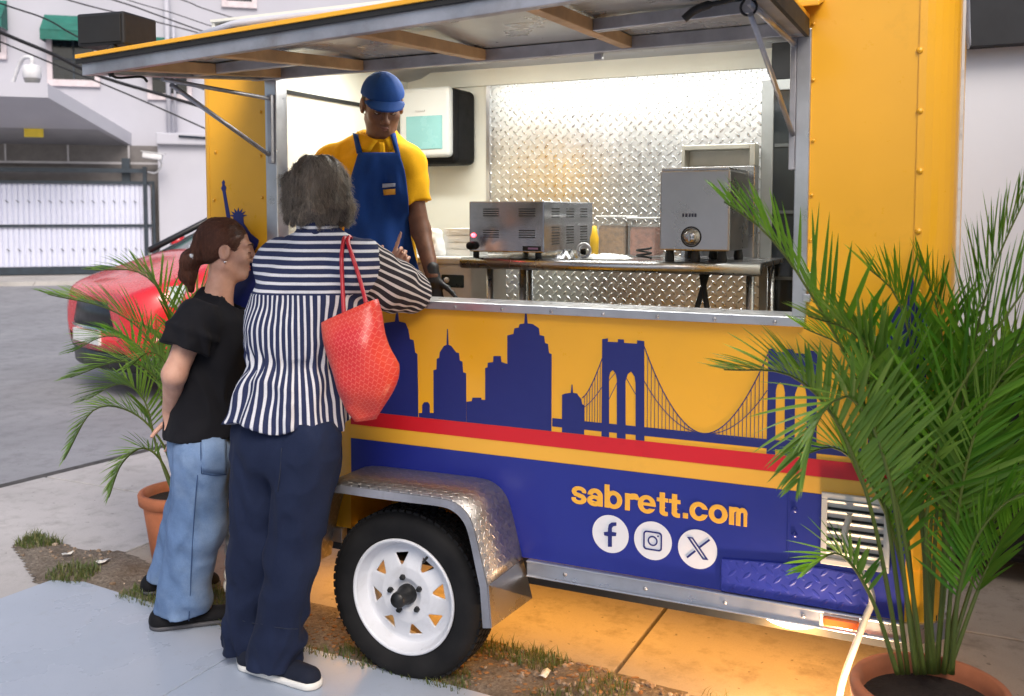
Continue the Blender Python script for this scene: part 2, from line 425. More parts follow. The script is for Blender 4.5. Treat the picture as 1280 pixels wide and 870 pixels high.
def soil_h(x, y):
    n_ = vnoise(np.array([[x * 9, y * 9, 0.3], [x * 31, y * 31, 2.1]], np.float32))
    return 0.004 + min(1, edge_dist(x, y) / 0.09) * (0.012 + 0.010 * n_[0] + 0.005 * n_[1])
sb = MB(); st = 0.02; vid = {}
gx0, gx1 = min(p[0] for p in sp2), max(p[0] for p in sp2); gy0, gy1 = min(p[1] for p in sp2), max(p[1] for p in sp2)
nx, ny = int((gx1 - gx0) / st) + 2, int((gy1 - gy0) / st) + 2
vs, fs = [], []
for i in range(nx):
    for j in range(ny):
        if inside(gx0 + (i + .5) * st, gy0 + (j + .5) * st):
            q = []
            for a, b in ((0, 0), (1, 0), (1, 1), (0, 1)):
                k = (i + a, j + b)
                if k not in vid: x, y = gx0 + k[0] * st, gy0 + k[1] * st; vid[k] = len(vs); vs.append((x, y, max(0.003, soil_h(x, y)) if inside(x, y) else 0.003))
                q.append(vid[k])
            fs.append(tuple(q))
tag(sb.add(vs, fs, True).build('soil', m_soil, fix=False), kind='structure')
# grass blades, wood chips and pebbles on the soil: nobody could count them
def leafmat(name, c0, c1, rough=0.45, trans=0.25):
    g = N(name); at = g.node('Attribute'); at.attribute_name = 'tint'; n_ = g.noise(14, 3)
    c = g.mix(g.math('ADD', g.math('MULTIPLY', at.outputs['Fac'], 0.8), g.math('MULTIPLY', n_, 0.25), clamp=True), c0, c1); g.set(c, rough, 0, 0.5)
    tr = g.node('BsdfTranslucent'); g.link(c, tr.inputs[0]); mx = g.node('MixShader'); mx.inputs[0].default_value = trans
    out = g.n['Material Output']; g.link(g.b.outputs[0], mx.inputs[1]); g.link(tr.outputs[0], mx.inputs[2]); g.link(mx.outputs[0], out.inputs[0]); return g.m
def rand_in(n, clump, thr, xr=None):
    out = []
    while len(out) < n:
        x, y = random.uniform(gx0, min(gx1, 1.6)), random.uniform(gy0, gy1)
        if xr and not (xr[0] < x < xr[1]): continue
        if inside(x, y) and float(vnoise(np.array([[x * clump, y * clump, 5.5]], np.float32))[0]) > thr: out.append((x, y))
    return out
vs, fs, tint = [], [], []
for (x, y) in rand_in(3200, 4.2, 0.10, (-3, -0.9)) + rand_in(2600, 5.5, 0.0, (-0.9, 0.45)) + rand_in(1500, 6, 0.05, (0.3, 1.6)):
    z = soil_h(x, y) - 0.004; a = random.uniform(0, 6.28); L = random.uniform(0.012, 0.05); wd = random.uniform(0.0012, 0.0026); ln = random.uniform(0.2, 0.9)
    dx, dy = math.cos(a), math.sin(a); px, py = -dy * wd, dx * wd; o = len(vs); tc = random.random() ** 1.5
    vs += [(x - px, y - py, z), (x + px, y + py, z), (x + dx * L * ln * .4 + px * .7, y + dy * L * ln * .4 + py * .7, z + L * .6), (x + dx * L * ln * .4 - px * .7, y + dy * L * ln * .4 - py * .7, z + L * .6), (x + dx * L * ln, y + dy * L * ln, z + L * .85)]
    fs += [(o, o + 1, o + 2, o + 3), (o + 3, o + 2, o + 4)]; tint += [tc] * 5
def build_tint(name, vs, fs, tint, mat, parent=None, smooth=False):
    off = world_offset(parent) if parent is not None else np.zeros(3)
    me = bpy.data.meshes.new(name); me.from_pydata((np.array(vs) - off).tolist(), [], fs); me.materials.append(mat)
    at = me.attributes.new('tint', 'FLOAT', 'POINT'); at.data.foreach_set('value', np.array(tint, np.float32))
    if smooth: me.polygons.foreach_set('use_smooth', [True] * len(fs))
    return link(bpy.data.objects.new(name, me), parent)
tag(build_tint('grass', vs, fs, tint, leafmat('grass_blade', (0.06, 0.12, 0.025), (0.20, 0.18, 0.06))), 'short patchy grass growing in the soil strip by the wheel', 'grass', kind='stuff')
def rocks(name, pts, smin_, smax_, mat, flat=0.6, seed=3):
    rr = random.Random(seed); vs, fs, tint = [], [], []
    ico = [(0, 0, 1), (.89, 0, .45), (.28, .85, .45), (-.72, .53, .45), (-.72, -.53, .45), (.28, -.85, .45), (.72, .53, -.45), (-.28, .85, -.45), (-.89, 0, -.45), (-.28, -.85, -.45), (.72, -.53, -.45), (0, 0, -1)]
    icf = [(0, 1, 2), (0, 2, 3), (0, 3, 4), (0, 4, 5), (0, 5, 1), (1, 6, 2), (2, 7, 3), (3, 8, 4), (4, 9, 5), (5, 10, 1), (6, 7, 2), (7, 8, 3), (8, 9, 4), (9, 10, 5), (10, 6, 1), (11, 7, 6), (11, 8, 7), (11, 9, 8), (11, 10, 9), (11, 6, 10)]
    for x, y in pts:
        s = rr.uniform(smin_, smax_) * rr.uniform(.5, 1); a = rr.uniform(0, 6.28); e = rr.uniform(.5, 1); z = soil_h(x, y); o = len(vs); t = rr.random()
        for p in ico:
            j = [1 + rr.uniform(-.22, .22) for _ in range(3)]; px, py = p[0] * s * j[0], p[1] * s * e * j[1]
            vs.append((x + px * math.cos(a) - py * math.sin(a), y + px * math.sin(a) + py * math.cos(a), z + s * flat * .35 + p[2] * s * flat * j[2])); tint.append(t)
        fs += [tuple(i + o for i in f) for f in icf]
    return build_tint(name, vs, fs, tint, mat)
def tintmat(name, c0, c1, rough=0.9):
    g = N(name); at = g.node('Attribute'); at.attribute_name = 'tint'; n_ = g.noise(60, 5, 0.7)
    g.set(g.mix(g.math('ADD', g.math('MULTIPLY', at.outputs['Fac'], 0.75), g.math('MULTIPLY', n_, 0.3), clamp=True), c0, c1), rough, 0, 0.25); g.bump(n_, 0.6, 0.004); return g.m
m_pebble = tintmat('pebble_stone', (0.16, 0.10, 0.06), (0.42, 0.33, 0.25))
tag(rocks('pebbles', rand_in(380, 5, -0.3, (0.15, 1.6)) + rand_in(160, 5, 0.0, (-3, 0.2)), 0.004, 0.017, m_pebble), 'small brown pebbles and gravel crumbs on the soil strip', 'gravel', kind='stuff')
m_chip = tintmat('wood_chip', (0.13, 0.06, 0.03), (0.40, 0.22, 0.10))
tag(rocks('wood_chips', rand_in(900, 6, -0.25, (-0.75, 1.6)), 0.005, 0.015, m_chip, 0.25, 5), 'brown dry leaf bits and wood chips on the soil strip', 'wood chips', kind='stuff')
m_litter = M('litter_paper', (0.75, 0.73, 0.68), 0.7, bump=0.3)
for lab, px, py, s in (('crumpled white paper scrap on soil by the left pot', 130, 708, 0.035), ('small white paper scrap on grass near pavement corner', 85, 699, 0.025), ('pale scrap of paper among pebbles beside the wheel', 681, 852, 0.03), ('dry pale leaf on the soil by the jeans hem', 255, 752, 0.04)):
    p = G(px, py); b = MB(); a = random.uniform(0, 3); ca, sa = math.cos(a), math.sin(a); g_ = []
    for i in range(4):
        for j in range(3):
            u, v = (i / 3 - .5) * s * 1.8, (j / 2 - .5) * s * .8
            g_.append((p[0] + u * ca - v * sa, p[1] + u * sa + v * ca, 0.022 + random.uniform(0, 0.012)))
    b.add(g_, [(i * 3 + j, i * 3 + 3 + j, i * 3 + 4 + j, i * 3 + 1 + j) for i in range(3) for j in range(2)], True)
    o = b.build('paper_scrap' if 'leaf' not in lab else 'dry_leaf', m_litter if 'leaf' not in lab else M('dry_leaf', (0.45, 0.30, 0.16), 0.8), fix=False); so_ = o.modifiers.new('solid', 'SOLIDIFY'); so_.thickness = 0.0015
    tag(o, lab, 'litter')

# ================================================================ building across the street
O0 = G(195, 345); fd = G(195, 345) - G(0, 348); fd = fd / np.linalg.norm(fd); fn_ = np.array([fd[1], -fd[0], 0.0])
RZB = math.atan2(fd[1], fd[0])
def FP(px, py, off=0.0):
    """pixel -> local (u, z) on the facade plane moved 'off' metres towards the street"""
    d = ray(px, py); o = O0 + fn_ * off; t = ((o - CAM) @ fn_) / (d @ fn_); p = CAM + d * t
    return float((p - O0) @ fd), float(p[2])
m_white = M('facade_white', (0.46, 0.46, 0.52), 0.85, var=0.05, vscale=0.6, bump=0.15, bscale=30, dirt=(0.52, 0.52, 0.55), dscale=0.5, damt=0.35)
m_frame = M('window_frame', (0.62, 0.55, 0.58), 0.6)
m_dark = M('dark_glass', (0.012, 0.016, 0.022), 0.12, var=0.3)
m_green = M('green_awning', (0.010, 0.13, 0.10), 0.7, var=0.2, vscale=3)
m_navy = M('gate_metal', (0.018, 0.03, 0.045), 0.45, var=0.3)
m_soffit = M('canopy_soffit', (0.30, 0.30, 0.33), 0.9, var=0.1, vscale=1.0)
B0 = thing('white_building', O0, 'white rendered building with green window awnings across the street', 'building', rz=RZB)
def bbox(b, u0, u1, n0, n1, z0, z1): return b.box((u0, -n1, z0), (u1, -n0, z1))       # n = metres towards the street
cz = FP(215, 181)[1]
bbox(MB(), -12, 14, -9, -0.55, 0, 14).build('upper_wall', m_white, B0, local=False)
b = MB(); bbox(b, 0.10, 14, -0.55, -0.05, 0, cz); b.build('lower_wall', m_white, B0, local=False)
b = MB(); bbox(b, 0.08, 14, -0.55, 0.12, cz, cz + 0.28); b.build('cornice', m_white, B0, local=False, bevel=0.03)
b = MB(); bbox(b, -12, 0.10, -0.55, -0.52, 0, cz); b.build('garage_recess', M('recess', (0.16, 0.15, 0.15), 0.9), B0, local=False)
def window(pl, pt, pr, pb, awn=None, shade_off=0.75):
    u0, z1 = FP(pl, pt, -0.55); u1, z0 = FP(pr, pb, -0.55)
    b = MB(); bbox(b, u0 - 0.12, u1 + 0.12, -0.55, -0.47, z0 - 0.16, z0); bbox(b, u0 - 0.12, u0, -0.55, -0.48, z0, z1); bbox(b, u1, u1 + 0.12, -0.55, -0.48, z0, z1)
    fr = b.build('window', m_frame, B0, local=False, bevel=0.01)
    b = MB(); bbox(b, u0, u1, -0.545, -0.53, z0, z1); b.build('pane', m_dark, fr, local=False)
    b = MB(); um = (u0 + u1) / 2; bbox(b, um - 0.02, um + 0.02, -0.53, -0.51, z0, z1); bbox(b, u0, u1, -0.53, -0.512, z0 + (z1 - z0) * .5 - .02, z0 + (z1 - z0) * .5 + .02); b.build('mullion', m_navy, fr, local=False)
    if awn:
        h, dep = awn; b = MB(); zt = z1 + h
        A = [(u0 - .15, .55, zt), (u1 + .15, .55, zt), (u1 + .15, .55 - dep, z1 + .12), (u0 - .15, .55 - dep, z1 + .12)]; C = [(p[0], p[1] - .012, p[2] - .02) for p in A]
        b.add(A + C, [(0, 1, 2, 3), (7, 6, 5, 4), (0, 4, 5, 1), (1, 5, 6, 2), (2, 6, 7, 3), (3, 7, 4, 0)])
        V_ = [(u0 - .15, .55 - dep, z1 + .12), (u1 + .15, .55 - dep, z1 + .12), (u1 + .15, .55 - dep, z1 - .12), (u0 - .15, .55 - dep, z1 - .12)]; b.add(V_ + [(p[0], p[1] + .01, p[2]) for p in V_], [(0, 1, 2, 3), (7, 6, 5, 4), (2, 6, 7, 3), (0, 4, 5, 1)])
        for ue in (u0 - .15, u1 + .15): b.add([(ue, .55, zt), (ue, .55 - dep, z1 + .12), (ue, .55 - dep, z1 - .12), (ue, .55, z1 - .1)], [(0, 1, 2, 3)])
        b.build('awning', m_green, B0, local=False)
window(65, 48, 119, 101, (0.55, 0.6)); window(190, 80, 234, 118, (0.65, 0.6)); window(-62, 30, 2, 66, (0.6, 0.6)); window(282, -60, 315, 3)
# canopy slab over the gate
u_w, z_w = FP(163, 181, -0.3); zc = z_w
def CP(px, py, z):
    d = ray(px, py); p = CAM + d * (z - CAM[2]) / d[2]; return float((p - O0) @ fd), float((p - O0) @ fn_)
nc = 2.4; uc, zcc = FP(60, 122, nc)
b = MB(); th = 0.30; nw_ = -0.54
poly = [(u_w, nw_, zc), (uc, nc, zcc), (-12, nc, zcc), (-12, nw_, zc)]
vsb = [(p[0], -p[1], p[2]) for p in poly] + [(p[0], -p[1], p[2] + th) for p in poly]
b.add(vsb, [(0, 1, 2, 3), (7, 6, 5, 4), (0, 4, 5, 1), (1, 5, 6, 2), (2, 6, 7, 3), (3, 7, 4, 0)])
b.build('canopy', m_white, B0, local=False)
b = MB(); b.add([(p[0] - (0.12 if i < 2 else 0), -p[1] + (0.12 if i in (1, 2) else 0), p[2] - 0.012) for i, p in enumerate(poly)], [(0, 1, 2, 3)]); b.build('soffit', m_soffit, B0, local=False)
us, zs = FP(42, 163, .5); b = MB(); b.box((us - .2, -.5, zs - .15), (us + .2, -.46, zs + .15)); b.build('notice_plate', M('yellow_plate', (0.75, 0.55, 0.03), 0.5), B0, local=False)
b = MB(); b.tube([(0.35, 0.35, cz - 0.1), (0.35, 0.35, 7.5)], 0.06); b.tube([(0.5, 0.33, cz + .3), (0.5, 0.33, 6.2)], 0.03); b.build('drain_pipe', m_white, B0, local=False)
b = MB(); b.tube([(0.6, -0.16, cz + .2), (5, -0.17, cz - 0.02), (14, -.16, cz + 0.1)], 0.025); b.build('cable', m_navy, B0, local=False)
# glazed strip under the canopy
b = MB(); zt0, zt1 = FP(100, 202, -0.3)[1], zc - 0.02
for k in range(5): bbox(b, -6 + k * 1.35, -5.96 + k * 1.35, -0.33, -0.29, zt0, zt1)
bbox(b, -8, 0.2, -0.34, -0.28, zt0 - 0.05, zt0); b.build('transom', M('grey_frame', (0.35, 0.34, 0.36), 0.6), B0, local=False)
# far pavement and kerb
fp = lambda u, n_: tuple((O0 + fd * u + fn_ * n_)[:2])
tag(sheet('pavement', [fp(-25, 2.3), fp(25, 2.3), fp(25, -1), fp(-25, -1)], 0.06, concrete('far_concrete', (0.42, 0.40, 0.38), (0.3, 0.28, 0.27), 0.4), 0.14), kind='structure')

# ---------------------------------------------------------------- gate
gate = thing('sliding_gate', O0, 'navy framed sliding gate with white corrugated sheet across the street', 'gate', rz=RZB)
zg1 = FP(100, 226)[1]; ug0, ug1 = -6.5, FP(195, 300)[0]; ztr = FP(100, 213)[1]
b = MB(); bbox(b, ug0, ug1, 0.0, 0.06, 0.08, 0.26); bbox(b, ug0, ug1, 0.0, 0.06, zg1 - 0.07, zg1); bbox(b, ug1 - .06, ug1, 0, .062, .26, zg1 - .07)
zm = FP(100, 282)[1]; bbox(b, ug0, ug1 - .06, 0.012, 0.058, zm - .03, zm + .03); b.build('frame', m_navy, gate, local=False)
b = MB(); bbox(b, FP(181, 300)[0], FP(186, 300)[0], 0.062, 0.14, 0.08, ztr + .1); bbox(b, ug0, FP(186, 300)[0], 0.062, 0.13, ztr - .05, ztr + .05); b.build('guide_rail', m_navy, gate, local=False)
b = MB(); pu = FP(157, 210)[0]; bbox(b, pu - .09, pu + .09, -.12, -.02, zg1 + .0, ztr + .3); b.build('guide_post', m_navy, gate, local=False)
m_sheet = M('gate_sheet', (0.60, 0.62, 0.75), 0.6, var=0.04, dirt=(0.5, 0.5, 0.56), damt=0.25)
pitch = (FP(165, 255)[0] - FP(152, 255)[0]); k = 0; u = ug1 - 0.1
sheet_me = None
while u > ug0:
    b = MB(); n_ = 6
    prof = [(0, 0), (pitch * .12, .03), (pitch * .42, .03), (pitch * .5, .0), (pitch * .58, .03), (pitch * .88, .03), (pitch, 0)]
    vs = [(-p[0], -p[1], z) for z in (0.26, zg1 - .07) for p in prof]; b.add(vs, [(i, i + 1, i + 8, i + 7) for i in range(6)])
    if sheet_me is None: o = b.build('sheet_strip', m_sheet, gate, local=False); sheet_me = o.data
    else: o = link(bpy.data.objects.new('sheet_strip', sheet_me), gate)
    o.location = (u, 0.03, 0)
    u -= pitch; k += 1
bracket_me = None; u = ug1 - 0.1 - pitch * .5
while u > ug0:
    for zz in (FP(100, 252)[1], FP(100, 312)[1]):
        if bracket_me is None:
            b = MB(); b.bar((-.03, -.034, .028), (.03, -.034, -.028), .014, .014); o = b.build('picket_clip', m_navy, gate, local=False); bracket_me = o.data
        else: o = link(bpy.data.objects.new('picket_clip', bracket_me), gate)
        o.location = (u, 0, zz)
    u -= pitch
# ---------------------------------------------------------------- cameras on the building
m_camw = M('camera_housing', (0.66, 0.66, 0.68), 0.4)
pc = O0 + fd * FP(40, 92, 2.0)[0] + fn_ * 2.0; zc2 = FP(40, 92, 2.0)[1]
c1 = thing('dome_camera', (pc[0], pc[1], zc2), 'pale dome security camera hanging from a curved arm above the canopy', 'camera')
b = MB(); b.lathe([(0.0, .17), (.16, .17), (.19, .12), (.19, -.06), (.17, -.1)], n=20); b.build('housing', m_camw, c1, local=False)
b = MB(); b.lathe([(.17, -.1), (.15, -.18), (.08, -.24), (0, -.25)], n=20); b.build('dome', M('smoked_dome', (0.25, 0.25, 0.24), 0.15), c1, local=False)
q = -np.array(fd) * .5 - fn_ * .5
b = MB(); b.tube(smooth_path([(0, 0, .17), (0, 0, .33), tuple(q * .5 + np.array([0, 0, .3])), tuple(q + np.array([0, 0, -.25])), tuple(q + np.array([0, 0, -.75]))], 6), .045); b.build('arm', m_camw, c1, local=False)
pc = O0 + fd * FP(190, 198, 0.5)[0] + fn_ * 0.5; zc2 = FP(190, 198, 0.5)[1]
c2 = thing('bullet_camera', (pc[0], pc[1], zc2), 'white bullet security camera on a bracket beside the gate post', 'camera', rz=RZB)
b = MB(); b.bar((-.2, 0, .08), (.24, -.1, .02), .15, .14); b.build('housing', m_camw, c2, local=False, bevel=.03)
b = MB(); b.bar((-.22, 0, .165), (.3, -.11, .1), .18, .015); b.build('sunshield', m_camw, c2, local=False)
b = MB(); b.tube(smooth_path([(.16, 0, 0), (.2, .1, -.15), (.05, .3, -.32), (-.15, .42, -.3)], 5), .022); b.build('bracket', m_camw, c2, local=False)

# ---------------------------------------------------------------- overhead cables
m_wire = M('black_cable', (0.02, 0.02, 0.022), 0.6)
wires = [([(-160, -32), (0, 40), (62, 66), (130, 97), (250, 133), (420, 190)], 11, .020, 'thickest'), ([(-160, -15), (0, 52), (60, 77), (160, 118), (255, 160), (430, 240)], 13, .011, 'lowest'),
         ([(-160, -55), (0, 4), (58, 24), (110, 52), (250, 110), (420, 170)], 12, .010, 'third'), ([(-120, -66), (85, 0), (190, 26), (262, 45), (420, 90)], 14, .010, 'fourth'),
         ([(-60, -60), (142, 0), (200, 20), (262, 42), (420, 95)], 15, .012, 'fifth'), ([(-20, -60), (160, 0), (215, 16), (275, 36), (420, 80)], 15, .008, 'sixth'), ([(80, -50), (228, 0), (265, 14), (420, 62)], 16, .010, 'topmost')]
for pl, t, r, nm in wires:
    b = MB(); b.tube(smooth_path([D(px, py, t + (px - 100) * .008) for px, py in pl], 6), r, 6)
    tag(b.build('overhead_cable', m_wire), f'{nm} black overhead cable strung in front of the white building' if nm in ('thickest', 'lowest', 'topmost') else 'thin black overhead cable strung in front of the white building', 'cable', 'overhead cables across the street')

# ---------------------------------------------------------------- wall behind the right end of the trailer
zt = float(Y(1240, 60, 2.3)[2])
wl = thing('boundary_wall', (2.6, 2.3, 0), 'smooth white wall with dark fascia behind the right palm', 'wall')
MB().box((0.9, 2.3, 0), (6.5, 2.45, zt)).build('wall_face', M('plaster_white', (0.80, 0.80, 0.83), 0.8, var=0.04, vscale=0.8, bump=.1), wl)
MB().box((0.9, 2.2, zt), (6.5, 2.6, zt + 1.6)).build('fascia', M('dark_fascia', (0.02, 0.02, 0.022), 0.6), wl)
# low black cabinet in front of it
cb = thing('storage_cabinet', (2.5, 1.9, 0), 'low black storage cabinet standing against the white wall behind the palm', 'cabinet')
m_blk = M('black_plastic', (0.008, 0.008, 0.009), 0.6, var=.3, spec=.15)
MB().box((1.20, 1.55, 0.10), (3.8, 2.25, 0.80)).build('body', m_blk, cb, bevel=.02)
MB().box((1.17, 1.52, 0.80), (3.83, 2.27, 0.86)).build('lid', m_blk, cb, bevel=.015)
for k in range(3): MB().box((1.23 + k * .86, 1.535, .14), (2.06 + k * .86, 1.55, .77)).build('door', m_blk, cb, bevel=.006)
for k in range(3): MB().box((1.30 + k * 1.15, 1.6, 0), (1.4 + k * 1.15, 1.7, .1)).build('foot', m_blk, cb)

# unseen building block added at the right to shade the trailer's right end
sbld = thing('added_shade_building', (4.2, -4, 0), 'plain white building block added out of view to shade the trailer', 'building')
MB().box((3.9, -12, 0), (9, 2.29, 2.5)).build('wall_face', M('plaster_white'), sbld)
MB().box((3.8, -12, 2.5), (9, 2.19, 3.9)).build('upper_wall', M('dark_fascia'), sbld)
# ================================================================ food trailer (outer side = plane y 0, x along its length)
def paint(name, c, rough=0.32, coat=0.35, dent=0.12):
    g = N(name); n1 = g.noise(1.6, 4, 0.5); n2 = g.noise(22, 6, 0.7); n3 = g.noise(5, 7, .75)
    col = g.mix(g.mapr(n1, .3, .7, 0, 1), scol(c, .90), scol(c, 1.05))
    col = g.mix(g.mapr(n3, .58, .8, 0, .32), col, scol(c, .55))
    g.set(col, g.mapr(n2, .3, .7, rough - .06, rough + .1), 0, .5); g.b.inputs['Coat Weight'].default_value = coat; g.b.inputs['Coat Roughness'].default_value = .12
    g.bump(g.math('ADD', g.math('MULTIPLY', n1, 6.0), g.math('MULTIPLY', n2, .15)), dent, .01); return g.m
m_yel = paint('yellow_paint', (0.93, 0.45, 0.020)); m_blue = paint('blue_vinyl', (0.014, 0.024, 0.25), .36, .12); m_red = paint('red_vinyl', (0.66, 0.010, 0.020), .4, .1)
m_yel2 = paint('light_yellow_vinyl', (0.90, 0.46, 0.045), .35, .25); m_sky = paint('skyline_vinyl', (0.012, 0.019, 0.165), .5, .05)
m_alu = M('aluminium', (0.55, 0.55, 0.57), 0.34, 0.9, var=.12, vscale=9, bump=.12, bscale=60, bdist=.002)
m_alud = M('weathered_aluminium', (0.42, 0.41, 0.43), 0.45, 0.8, var=.25, vscale=7, bump=.2, bscale=50, bdist=.003, dirt=(.2, .17, .14), dscale=6, damt=.5)
m_rub = M('black_rubber', (0.012, 0.012, 0.012), 0.7, var=.3)
m_steel = M('stainless', (0.48, 0.48, 0.49), 0.28, 1.0, var=.1, vscale=4, bump=.06, bscale=25, bdist=.003)
m_cream = M('cream_panel', (0.80, 0.79, 0.70), 0.5, var=.04, vscale=2)
m_under = M('under_frame', (0.03, 0.03, 0.03), 0.8, var=.4)
m_tan = M('rib_tan', (0.42, 0.25, 0.12), 0.5, var=.25, vscale=10)  # plain tan base colour for the awning ribs
m_lens = M('amber_lens', (0.75, 0.16, 0.03), 0.2)
TR = thing('food_trailer', (0, 0.7, 0), 'yellow and blue hot dog trailer with raised awning and city skyline graphics', 'food trailer')
WX0, WX1, LZ, HZ, TOPZ, YB = -0.63, 1.205, 1.19, 2.0, 2.14, 1.42
# --- body panels
MB().box((-0.90, 0.0, 0.405), (WX0, 0.03, TOPZ)).build('left_panel', m_yel, TR, bevel=.002)
b = MB(); pl = [(-0.94 + .04 - .04 * math.cos(t), .04 - .04 * math.sin(t)) for t in np.linspace(0, math.pi / 2, 6)]
pl = [(-0.94, YB)] + pl + [(-0.90, .03), (-0.915, YB)]
def plan(b, poly, z0, z1):
    n = len(poly); b.add([(p[0], p[1], z0) for p in poly] + [(p[0], p[1], z1) for p in poly], [tuple(range(n))[::-1], tuple(range(n, 2 * n))] + [(i, (i + 1) % n, (i + 1) % n + n, i + n) for i in range(n)], False); return b
plan(b, pl, .405, TOPZ).build('end_wall', m_yel, TR)
arc = [(1.50 + .095 * math.sin(t), .095 - .095 * math.cos(t)) for t in np.linspace(0, math.pi / 2, 9)]
b = MB(); plan(b, [(WX1, 0)] + arc + [(1.595, YB), (1.57, YB), (1.57, .10), (1.50, .03), (WX1, .03)], .405, TOPZ); b.build('right_panel', m_yel, TR)
SEAM = float(Y(1147, 200)[0])
b = MB(); arc2 = [(1.50 + .098 * math.sin(t), .095 - .098 * math.cos(t)) for t in np.linspace(0, math.pi / 2 * .98, 9)]
plan(b, [(SEAM, -.003)] + arc2 + [(1.59, .097)] + [(p[0] - .002, p[1] + .003) for p in arc[::-1]] + [(SEAM, 0.001)], .55, TOPZ - .002); b.build('overlap_sheet', m_yel, TR)
MB().box((1.599, .10, .41), (1.606, .125, TOPZ)).build('corner_trim', M('white_trim', (.7, .69, .66), .5, dirt=(.15, .12, .1), dscale=12), TR)
WW0, WW1, WWZ = -0.29, 0.305, 0.60
b = MB(); b.prism([(WX0, .405), (WW0, .405), (WW0, WWZ), (WW1, WWZ), (WW1, .405), (WX1, .405), (WX1, LZ), (WX0, LZ)], 0.0, 0.03); b.build('lower_panel', m_yel, TR)
MB().box((WX0, 0.0, HZ), (WX1, 0.03, TOPZ)).build('header', m_yel, TR)
b = MB(); b.box((WW0 - .03, .26, .38), (WW1 + .03, .28, WWZ)); b.box((WW0 - .03, .03, WWZ), (WW1 + .03, .28, WWZ + .02)); b.box((WW0 - .02, .03, .36), (WW0, .26, WWZ)); b.box((WW1, .03, .36), (WW1 + .02, .26, WWZ))
b.build('wheel_well', m_yel, TR)
# --- roof, pale and slightly arched, rounded ends
b = MB(); prof = []; nx_ = 15; ny_ = 9; vs = []
for i in range(nx_):
    u = i / (nx_ - 1); x = -0.955 + 2.565 * u
    e = min(1, min(x + 0.955, 1.61 - x) / .22); e = math.sqrt(max(0, 1 - (1 - e) ** 2))
    for j in range(ny_):
        v = j / (ny_ - 1); y = -.015 + (YB + .03) * v; vs.append((x, y, TOPZ + .012 + (.035 + .12 * math.sin(math.pi * v) ** .8) * e))
b.add(vs, [(i * ny_ + j, (i + 1) * ny_ + j, (i + 1) * ny_ + j + 1, i * ny_ + j + 1) for i in range(nx_ - 1) for j in range(ny_ - 1)], True)
o = b.build('roof', M('roof_white', (.62, .63, .70), .4, var=.06), TR, fix=False); k = o.modifiers.new('solid', 'SOLIDIFY'); k.thickness = .02
MB().box((-0.945, -.012, TOPZ - .012), (1.60, .02, TOPZ + .016)).build('roof_rail', m_alud, TR, bevel=.004)
# --- inside lining
BX = float(Y(612, 200, 1.4)[0])
m_plate_in = DIAMOND('tread_plate_wall', (.60, .62, .63), .032, 'xz', 1.0, .34, .65, dist=.003)
MB().box((BX, 1.395, .42), (1.56, 1.415, 2.105)).build('back_wall_plate', m_plate_in, TR)
MB().box((-0.912, 1.397, .42), (BX, 1.416, 2.105)).build('back_wall_panel', m_cream, TR)
MB().box((BX - .012, 1.388, .42), (BX + .006, 1.399, 2.105)).build('joint_strip', m_alu, TR)
MB().box((-0.912, 1.38, 2.105), (1.56, 1.417, 2.2)).build('back_valance', m_cream, TR)
MB().box((-0.908, .035, .42), (-0.895, 1.39, 2.2)).build('left_lining', m_cream, TR)
MB().box((1.55, .10, .42), (1.565, 1.39, 2.2)).build('right_lining', m_cream, TR)
MB().box((-0.91, .03, 2.2), (1.57, 1.40, 2.21)).build('ceiling', m_cream, TR)
MB().box((-0.93, .04, .385), (1.58, 1.41, .42)).build('floor', m_under, TR)
MB().box((-0.893, .04, 1.985), (-0.885, 1.38, 2.0)).build('lining_trim', m_rub, TR)
MB().box((-0.91, YB - .003, .405), (1.58, YB, TOPZ)).build('rear_wall', m_yel, TR)
# --- window frame, ledge
MB().box((WX0, -.012, LZ + .026), (WX0 + .05, .05, HZ)).build('window_post', m_alu, TR, bevel=.003)
MB().box((WX1 - .012, -.012, LZ + .026), (WX1 + .026, .05, HZ)).build('window_post', m_alu, TR, bevel=.003)
MB().box((WX1 - .028, -.016, 1.62), (WX1 - .012, .03, HZ)).build('strut_channel', m_alud, TR, bevel=.002)
MB().box((WX0, -.012, HZ - .02), (WX1, .05, HZ + .03)).build('window_head', m_alu, TR, bevel=.003)
led = MB().box((WX0 - .0, -.028, LZ), (WX1 + .026, .13, LZ + .026)).build('counter_ledge', m_alu, TR, bevel=.003)
for k in range(11):
    x = WX0 + .1 + k * .168; b = MB(); b.lathe([(.0, -.0042), (.0045, -.0042), (.006, -.002), (.006, 0)], (x, -.028, LZ + .011), 'y', 8); b.build('screw', m_alud, led)
# --- rivets
rv = None
riv = [(1150, 63), (1150, 139), (1150, 214), (1148, 289), (1148, 365)]; riv2 = [(1017, 30), (1017, 100), (1017, 176), (1015, 244), (1014, 300), (1013, 360)]; riv3 = [(326, 140), (326, 195), (328, 247), (270, 190), (268, 250)]
for L, r in ((riv, .0085), (riv2, .005), (riv3, .006)):
    for px, py in L:
        p = Y(px, py); b = MB(); b.lathe([(0, -r * .7), (r * .6, -r * .55), (r * .95, -r * .2), (r, 0)], (p[0], -.003, p[2]), 'y', 10); b.build('rivet', m_yel, TR)
